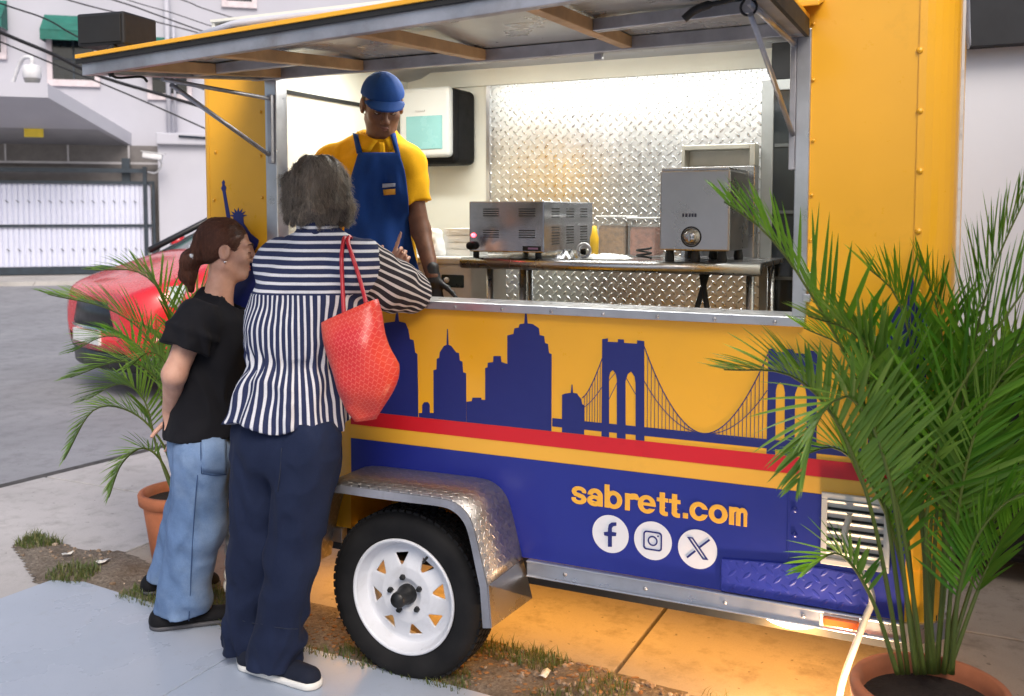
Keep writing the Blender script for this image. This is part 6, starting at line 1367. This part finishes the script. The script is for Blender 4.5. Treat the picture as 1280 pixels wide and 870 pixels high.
def hairB(P_):
    q = ((P_ - hB.astype(np.float32)) @ BB.astype(np.float32).T) / .90; d = ell(q, (0, -.024, .036), (.084, .100, .092)); d = smin(d, ell(q, (0, -.075, .0), (.06, .05, .06)), .03)
    d = smax(d, -ell(q, (0, .105, -.035), (.088, .080, .105)), .012)
    for sx in (-1, 1): d = smax(d, -ell(q, (sx * .088, .0, -.028), (.03, .04, .048)), .012)
    d = smax(d, (-q[:, 2] - .055), .02)
    d = smin(d, chain(q, [(0, -.105, -.005), (0, -.135, -.045), (0, -.142, -.10), (0, -.128, -.155)], [.028, .034, .030, .010], .02), .02)
    yz = np.arctan2(q[:, 2] - .01, q[:, 1]); w_ = vnoise(np.stack([q[:, 0] * 70, yz * 6 + 3, q[:, 1] * 6], 1)); return (d + .0022 * w_ + .002 * vnoise(q * 30)) * .9
V, Fq = sculpt(hairB, hB - .2, hB + .19, .0042); ho = mesh_obj('hair', V, Fq, hairmat('hair_auburn', (.040, .016, .010), (.16, .060, .036), (60, 12, 12)), bodyBo)
flB = lambda Q: np.where((((Q - hB) @ fB) > -.085)[:, None], (toB((0, -.108, .0)) - Q) * 8, np.array([0, 0, -1.0])[None])
grow_strands('hair_strands', hairB, surf_pts(V, 2400, 6), flB, hairmat('hair_auburn_strand', (.05, .02, .012), (.22, .085, .05)), ho, 8, .011, .0006, .001, 6, .004)
rr_ = random.Random(5); b = MB(); cc = toB((0.012, -.118, -.012))
for k in range(9): p = cc + np.array([rr_.uniform(-.022, .022) for _ in range(3)]); b.lathe([(0, -.009), (.007, -.006), (.009, 0), (.007, .006), (0, .009)], p, 'z', 10)
tag(b.build('hair_clip', M('clip_white', (.75, .75, .76), .3), bodyBo))
# black blouse with ruffled short sleeves
def blouseB(P_):
    d = rc(P_, chB + [0, 0, -.01], wB, .138, .128, sB, 1.12); d = smin(d, rc(P_, wB, hpB + [0, 0, .03], .128, .150, sB, 1.1), .03); d = smin(d, rc(P_, sL + [0, 0, -.02], sR + [0, 0, -.02], .068, .068), .05); d = smin(d, rc(P_, nB + [0, 0, -.03], nB + [0, 0, -.1], .072, .11), .04)
    ax = unit(eR - sR); s_ = (P_ - sR) @ ax; an = np.arctan2((P_ - sR) @ sB, (P_ - sR) @ fbH); sl = rc(P_, sR + [0, 0, -.01], sR + ax * .115, .072, .088); sl = sl + .006 * np.sin(an * 9 + 2 * vnoise(P_ * 14)) * np.clip(s_ / .06, 0, 1) - .010 * np.exp(-((s_ - .055) / .012) ** 2)
    sl = np.maximum(sl, s_ - .118); d = smin(d, sl, .012); sl2 = np.maximum(rc(P_, sL, sL + unit(eL - sL) * .11, .07, .085), (P_ - sL) @ unit(eL - sL) - .112); d = smin(d, sl2, .012)
    n1 = vnoise(P_ * np.array([12, 12, 8])); n2 = vnoise(P_ * np.array([26, 26, 20]) + 9); d = d + .005 * n1 + .003 * n2 + .016 * (np.abs(vnoise(P_ * np.array([8, 8, 9]) + n1[:, None] * .7 + 51)) - .3)
    d = np.maximum(d, hpB[2] + .055 - P_[:, 2] + .05 * ((P_ - hpB) @ fbH)); neck = rc(P_, nB + [0, 0, -.02] + fbH * .03, nB + [0, 0, .1], .068, .06)
    return smax(d, -neck, .006)
allp = [sR, sL, chB, wB, hpB]; lo = np.min(allp, 0) - .24; hi = np.max(allp, 0) + .24
V, Fq = sculpt(blouseB, lo, hi, .0065); bl_ = mesh_obj('blouse', V, Fq, fabric('black_cotton', (.010, .010, .013), .8, vscale=5), bodyBo, 1)
p = D(309, 391, tB - .13); b = MB(); b.lathe([(0, -.008), (.012, -.006), (.016, 0), (.012, .006), (0, .008)], p, 'y', 14); b.build('brooch', m_chrome, bl_)
pB = lambda P_: pants(P_, hR, hL, kR, kL, aR + np.array([0, 0, -.04]), aL + np.array([0, 0, -.04]), [.100, .092, .093], wB + (hpB - wB) * .35, .125, sB, PZ + .055, .9, 1.1)
allp = [hR, hL, aR, aL, kR, kL]; lo = np.min(allp, 0) - .17; hi = np.max(allp, 0) + .17; lo[2] = .03
V, Fq = sculpt(pB, lo, hi, .0075); jn = mesh_obj('jeans', V, Fq, fabric('light_denim', (.13, .21, .37), .9, wash=(.30, .40, .56), vscale=9, var=.25, bump=.4), bodyBo, 1)
def patch_on(fn, name, TL, TR_, BR, BL, mat, parent, lift, n1=8, n2=8):
    gr = [[px_hit(fn, *((np.array(TL) * (1 - u) + np.array(TR_) * u) * (1 - v) + (np.array(BL) * (1 - u) + np.array(BR) * u) * v), lift) for u in np.linspace(0, 1, n2)] for v in np.linspace(0, 1, n1)]
    n1, n2 = len(gr), len(gr[0]); b = MB(); b.add([p for r_ in gr for p in r_], [(i * n2 + j, (i + 1) * n2 + j, (i + 1) * n2 + j + 1, i * n2 + j + 1) for i in range(n1 - 1) for j in range(n2 - 1)], True); o = b.build(name, mat, parent, fix=False); k = o.modifiers.new('solid', 'SOLIDIFY'); k.thickness = .003; k.offset = 0; return o
patch_on(pB, 'pocket', (252, 546), (283, 548), (283, 592), (253, 590), bpy.data.materials['light_denim'], jn, .003)
m_st = fabric('denim_seam', (.045, .085, .19), .9)
for pl_ in ([(251, 545), (251, 566), (252, 592)], [(252, 592), (268, 594), (283, 593)], [(247, 594), (243, 640), (240, 690), (238, 740), (236, 776)]):
    b = MB(); b.tube(smooth_path([px_hit(pB, *q_, .002) for q_ in pl_], 6), .0018, 5); b.build('seam', m_st, jn)
for a in (aR, aL):
    V, Fq = sculpt(lambda P_: np.maximum(shoe(P_, a, fbH, PZ - .006, .24, hgt=.045), -np.maximum(rc(P_, a + fbH * .03 + [0, 0, -.03], a + fbH * .075 + [0, 0, -.01], .030, .034), .02 + PZ + .02 - P_[:, 2])), a - [.25, .25, .10], a + [.25, .25, .06], .005); s_ = mesh_obj('shoe', V, Fq, fabric('shoe_black', (.010, .010, .012), .7), bodyBo, 1)
    V, Fq = sculpt(lambda P_: sole(P_, a, fbH, PZ, .24, .018), a - [.25, .25, .10], a + [.25, .25, .03], .005); mesh_obj('sole', V, Fq, M('sole_grey', (.07, .07, .08), .7), s_, 1)

# ---------------------------------------------------------------- vendor inside the trailer
yv_ = .42; VN = thing('person', (-.46, .45, .42), 'vendor in yellow polo shirt, blue apron and blue cap inside trailer', 'person')
hV = Y(478, 132, yv_ - .02); fV = unit(-FWH * .86 + RT * .24 + np.array([0, 0, -.42])); BV = frame(fV); fvH = unit(fV * [1, 1, 0]); sV = np.array([fvH[1], -fvH[0], 0]); nV = Y(474, 172, yv_ + .02)
# sV = his right hand side (image left)
shA = Y(416, 205, yv_ + .02); shB = Y(507, 205, yv_ + .03); elB = Y(526, 288, yv_ + .05); wrB = Y(541, 345, yv_ + .0); elA = Y(405, 300, yv_ + .08); wrA = Y(420, 352, yv_ - .12)
beV = Y(474, 330, yv_ + .03); chV = Y(466, 235, yv_ + .03)
gd = unit(np.array([.08, -.05, -1.0]))
def bodyV(P_):
    d = smin(head_sdf(P_, hV, BV, .97), rc(P_, hV - fV * .02 + [0, 0, -.06], nV + [0, 0, -.02], .050, .058), .03)
    d = smin(d, rc(P_, shA, shB, .06, .06), .04); d = smin(d, rc(P_, chV, beV, .11, .10), .05); d = smin(d, chain(P_, [shA, elA, wrA], [.046, .036, .026]), .02); d = smin(d, chain(P_, [shB, elB, wrB], [.046, .037, .027]), .02)
    for sx in (-1, 1): hp = beV + sV * .08 * sx + [0, 0, -.08]; d = smin(d, chain(P_, [hp, hp + [0, 0, -.38], np.array([hp[0], hp[1], .50])], [.085, .06, .045]), .03)
    return smin(d, fingers_sdf(P_, wrA, unit(np.array([.5, -.5, -.4])), np.array([0, 0, -1]), (.3, .4, .4, .4, .3), 1.0), .01)
allp = [hV, shA, shB, elB, elA, wrA, wrB, beV]; lo = np.min(allp, 0) - .18; hi = np.max(allp, 0) + .2; lo[2] = .43
V, Fq = sculpt(bodyV, lo, hi, .0055); mesh_obj('body', V, Fq, skin('skin_brown', (.14, .064, .038), (.20, .092, .056)), VN, 1); bodyVo = VN
toV = lambda q: hV + (np.asarray(q) * .97) @ BV
face_bits(bodyVo, toV, .97, lipm=M('lip_brown', (.20, .075, .06), .5), down=True)
V, Fq = sculpt(lambda P_: fingers_sdf(P_, wrB, gd, -RT * .2 - FWH, (.25, .3, .35, .4, .3), 1.02, 0, -1, .0105), wrB - .14, wrB + .1, .004); gl = mesh_obj('glove', V, Fq, M('nitrile_black', (.014, .014, .016), .45, bump=.3, bscale=50), bodyVo, 1)
def hairV(P_):
    q = ((P_ - hV.astype(np.float32)) @ BV.astype(np.float32).T) / .97; d = ell(q, (0, -.020, .028), (.0785, .098, .088)); return np.maximum(np.maximum(d, q[:, 1] - .02), -q[:, 2] - .035) * .97
V, Fq = sculpt(hairV, hV - .15, hV + .15, .004); mesh_obj('hair', V, Fq, M('hair_black', (.012, .010, .009), .8), bodyVo)
# cap
def capV(P_):
    q = ((P_ - hV.astype(np.float32)) @ BV.astype(np.float32).T) / .97; d = ell(q, (0, -.010, .040), (.085, .103, .090)); d = np.maximum(d, -(q[:, 2] - .044 + .10 * np.clip(-q[:, 1], 0, 1))); a = np.arctan2(q[:, 0], q[:, 1] + .01)
    d = d - .0012 * np.abs(np.sin(a * 3)) ** 8 ; return d * .97
V, Fq = sculpt(capV, hV - .16, hV + .16, .004); m_cap = fabric('cap_blue', (.014, .060, .25), .75); cp = mesh_obj('cap', V, Fq, m_cap, bodyVo, 1)
def brimV(P_):
    q = ((P_ - hV.astype(np.float32)) @ BV.astype(np.float32).T) / .97; x, y, z = q.T; zc_ = .048 - (x / .08) ** 2 * .018 - np.clip(y - .08, 0, 1) * .34
    out = np.sqrt((x / .078) ** 2 + ((y - .05) / .098) ** 2) - 1; return np.maximum(np.maximum(np.abs(z - zc_) - .0035, out * .07), .05 - y) * .9
V, Fq = sculpt(brimV, hV - .2, hV + .2, .0035); mesh_obj('brim', V, Fq, m_cap, cp, 1)
# polo
def poloV(P_):
    d = rc(P_, chV, beV, .150, .150, fvH, .78); d = smin(d, rc(P_, shA + [0, 0, -.01], shB + [0, 0, -.01], .078, .078), .06); d = smin(d, rc(P_, nV, nV + [0, 0, -.08], .066, .11), .05)
    for s0 in (shA, shB): d = smin(d, rc(P_, nV + [0, 0, -.005], s0, .05, .066), .03)
    for s0, e0 in ((shA, elA), (shB, elB)): ax = unit(e0 - s0); L = np.linalg.norm(e0 - s0); d = smin(d, np.maximum(rc(P_, s0, s0 + ax * L * .62, .072, .072), (P_ - s0) @ ax - L * .62), .02)
    n1 = vnoise(P_ * np.array([11, 11, 8]) + 2); n2 = vnoise(P_ * 24 + 4); d = d + .006 * n1 + .003 * n2 + .016 * (np.abs(vnoise(P_ * np.array([9, 9, 7]) + n1[:, None] * .7 + 61)) - .3)
    d = np.maximum(d, -rc(P_, nV + [0, 0, -.01], nV + [0, 0, .12], .058, .06)); return np.maximum(d, beV[2] - .10 - P_[:, 2])
allp = [shA, shB, chV, beV, nV]; lo = np.min(allp, 0) - .2; hi = np.max(allp, 0) + .18
m_polo = fabric('polo_yellow', (.78, .40, .010), .8, vscale=8, var=.12); V, Fq = sculpt(poloV, lo, hi, .0065); po = mesh_obj('polo_shirt', V, Fq, m_polo, bodyVo, 1)
# collar wings and placket
def on_chest(x, z, lift=.0):
    """point on the front of the shirt at offsets x (his left +), z above the chest centre"""
    p = chV - sV * x + np.array([0, 0, z]) + fvH * .30
    for _ in range(60):
        d = float(poloV(p[None].astype(np.float32))[0])
        if d < lift + .001: break
        p = p - fvH * max(.0015, (d - lift) * .6)
    return p
def cloth_patch(name, grid, mat, parent, thick=.004):
    n1, n2 = len(grid), len(grid[0]); b = MB(); b.add([p for r_ in grid for p in r_], [(i * n2 + j, (i + 1) * n2 + j, (i + 1) * n2 + j + 1, i * n2 + j + 1) for i in range(n1 - 1) for j in range(n2 - 1)], True); o = b.build(name, mat, parent, fix=False); k = o.modifiers.new('solid', 'SOLIDIFY'); k.thickness = thick; k.offset = 0; return o
def px_chest(px, py, lift=.0):
    d = ray(px, py); t = 2.9; 
    for _ in range(220):
        p = CAM + d * t; v = float(poloV(p[None].astype(np.float32))[0])
        if v < lift + .0012: break
        t += max(.0012, (v - lift) * .5)
        if t > 4.2: break
    return CAM + d * t
def patch_px(name, TL, TR_, BR, BL, mat, parent, lift, n1=8, n2=8):
    gr = []
    for i in range(n1):
        v = i / (n1 - 1); gr.append([px_chest(*( (np.array(TL) * (1 - u) + np.array(TR_) * u) * (1 - v) + (np.array(BL) * (1 - u) + np.array(BR) * u) * v), lift) for u in np.linspace(0, 1, n2)])
    # clamp runaway hits
    A_ = np.array(gr); dep = (A_ - CAM) @ FW; md = np.median(dep); 
    for i in range(n1):
        for j in range(n2):
            if abs(dep[i, j] - md) > .16: A_[i, j] = CAM + (A_[i, j] - CAM) * (md / dep[i, j])
    return cloth_patch(name, A_.tolist(), mat, parent)
patch_px('collar', (447, 164), (472, 176), (462, 190), (446, 184), m_polo, po, .007, 6, 6); patch_px('collar', (479, 176), (496, 163), (500, 182), (488, 189), m_polo, po, .007, 6, 6)
patch_px('placket', (472, 178), (481, 178), (482, 198), (474, 198), m_polo, po, .006, 6, 4)
# apron: bib, skirt and straps, draped on the shirt
m_apr = fabric('apron_blue', (.016, .060, .26), .8, vscale=6, var=.15)
def apron_row(py, xl, xr, n=14, lift=.014): return [px_chest(xl + (xr - xl) * u, py, lift) for u in np.linspace(0, 1, n)]
rows = [(190, 447, 499), (200, 445, 502), (212, 441, 506), (225, 437, 508), (240, 434, 510), (256, 432, 511), (272, 431, 512), (290, 430, 513), (308, 429, 516), (326, 428, 521), (344, 427, 526), (362, 426, 531), (385, 425, 536)]
A_ = np.array([apron_row(*r_) for r_ in rows]); dep = (A_ - CAM) @ FW; md = np.median(dep, axis=1, keepdims=True)
for i in range(A_.shape[0]):
    for j in range(A_.shape[1]):
        dd = min(dep[i, j], md[i, 0] + .10); dd = max(dd, md[i, 0] - .10); fold_ = (.016 * math.sin(j * .9 + i * .45) + .010 * math.sin(i * 1.3 - j * .6)) * min(1, i / 4); A_[i, j] = CAM + (A_[i, j] - CAM) * ((dd - abs(fold_)) / dep[i, j])
ap = cloth_patch('apron', A_.tolist(), m_apr, bodyVo, .004); k = ap.modifiers.new('sub', 'SUBSURF'); k.levels = 1; k.render_levels = 1
patch_px('strap', (441, 166), (447, 168), (453, 192), (446, 192), m_apr, ap, .012, 7, 3); patch_px('strap', (488, 168), (494, 166), (501, 196), (495, 196), m_apr, ap, .012, 7, 3)
patch_px('emblem_print', (479, 237), (494, 236), (494, 243), (480, 244), M('print_orange', (.80, .40, .05), .6), ap, .034, 4, 4); patch_px('emblem_print', (478, 230), (494, 229), (494, 233), (478, 234.5), M('print_pale', (.45, .50, .62), .6), ap, .034, 4, 4)
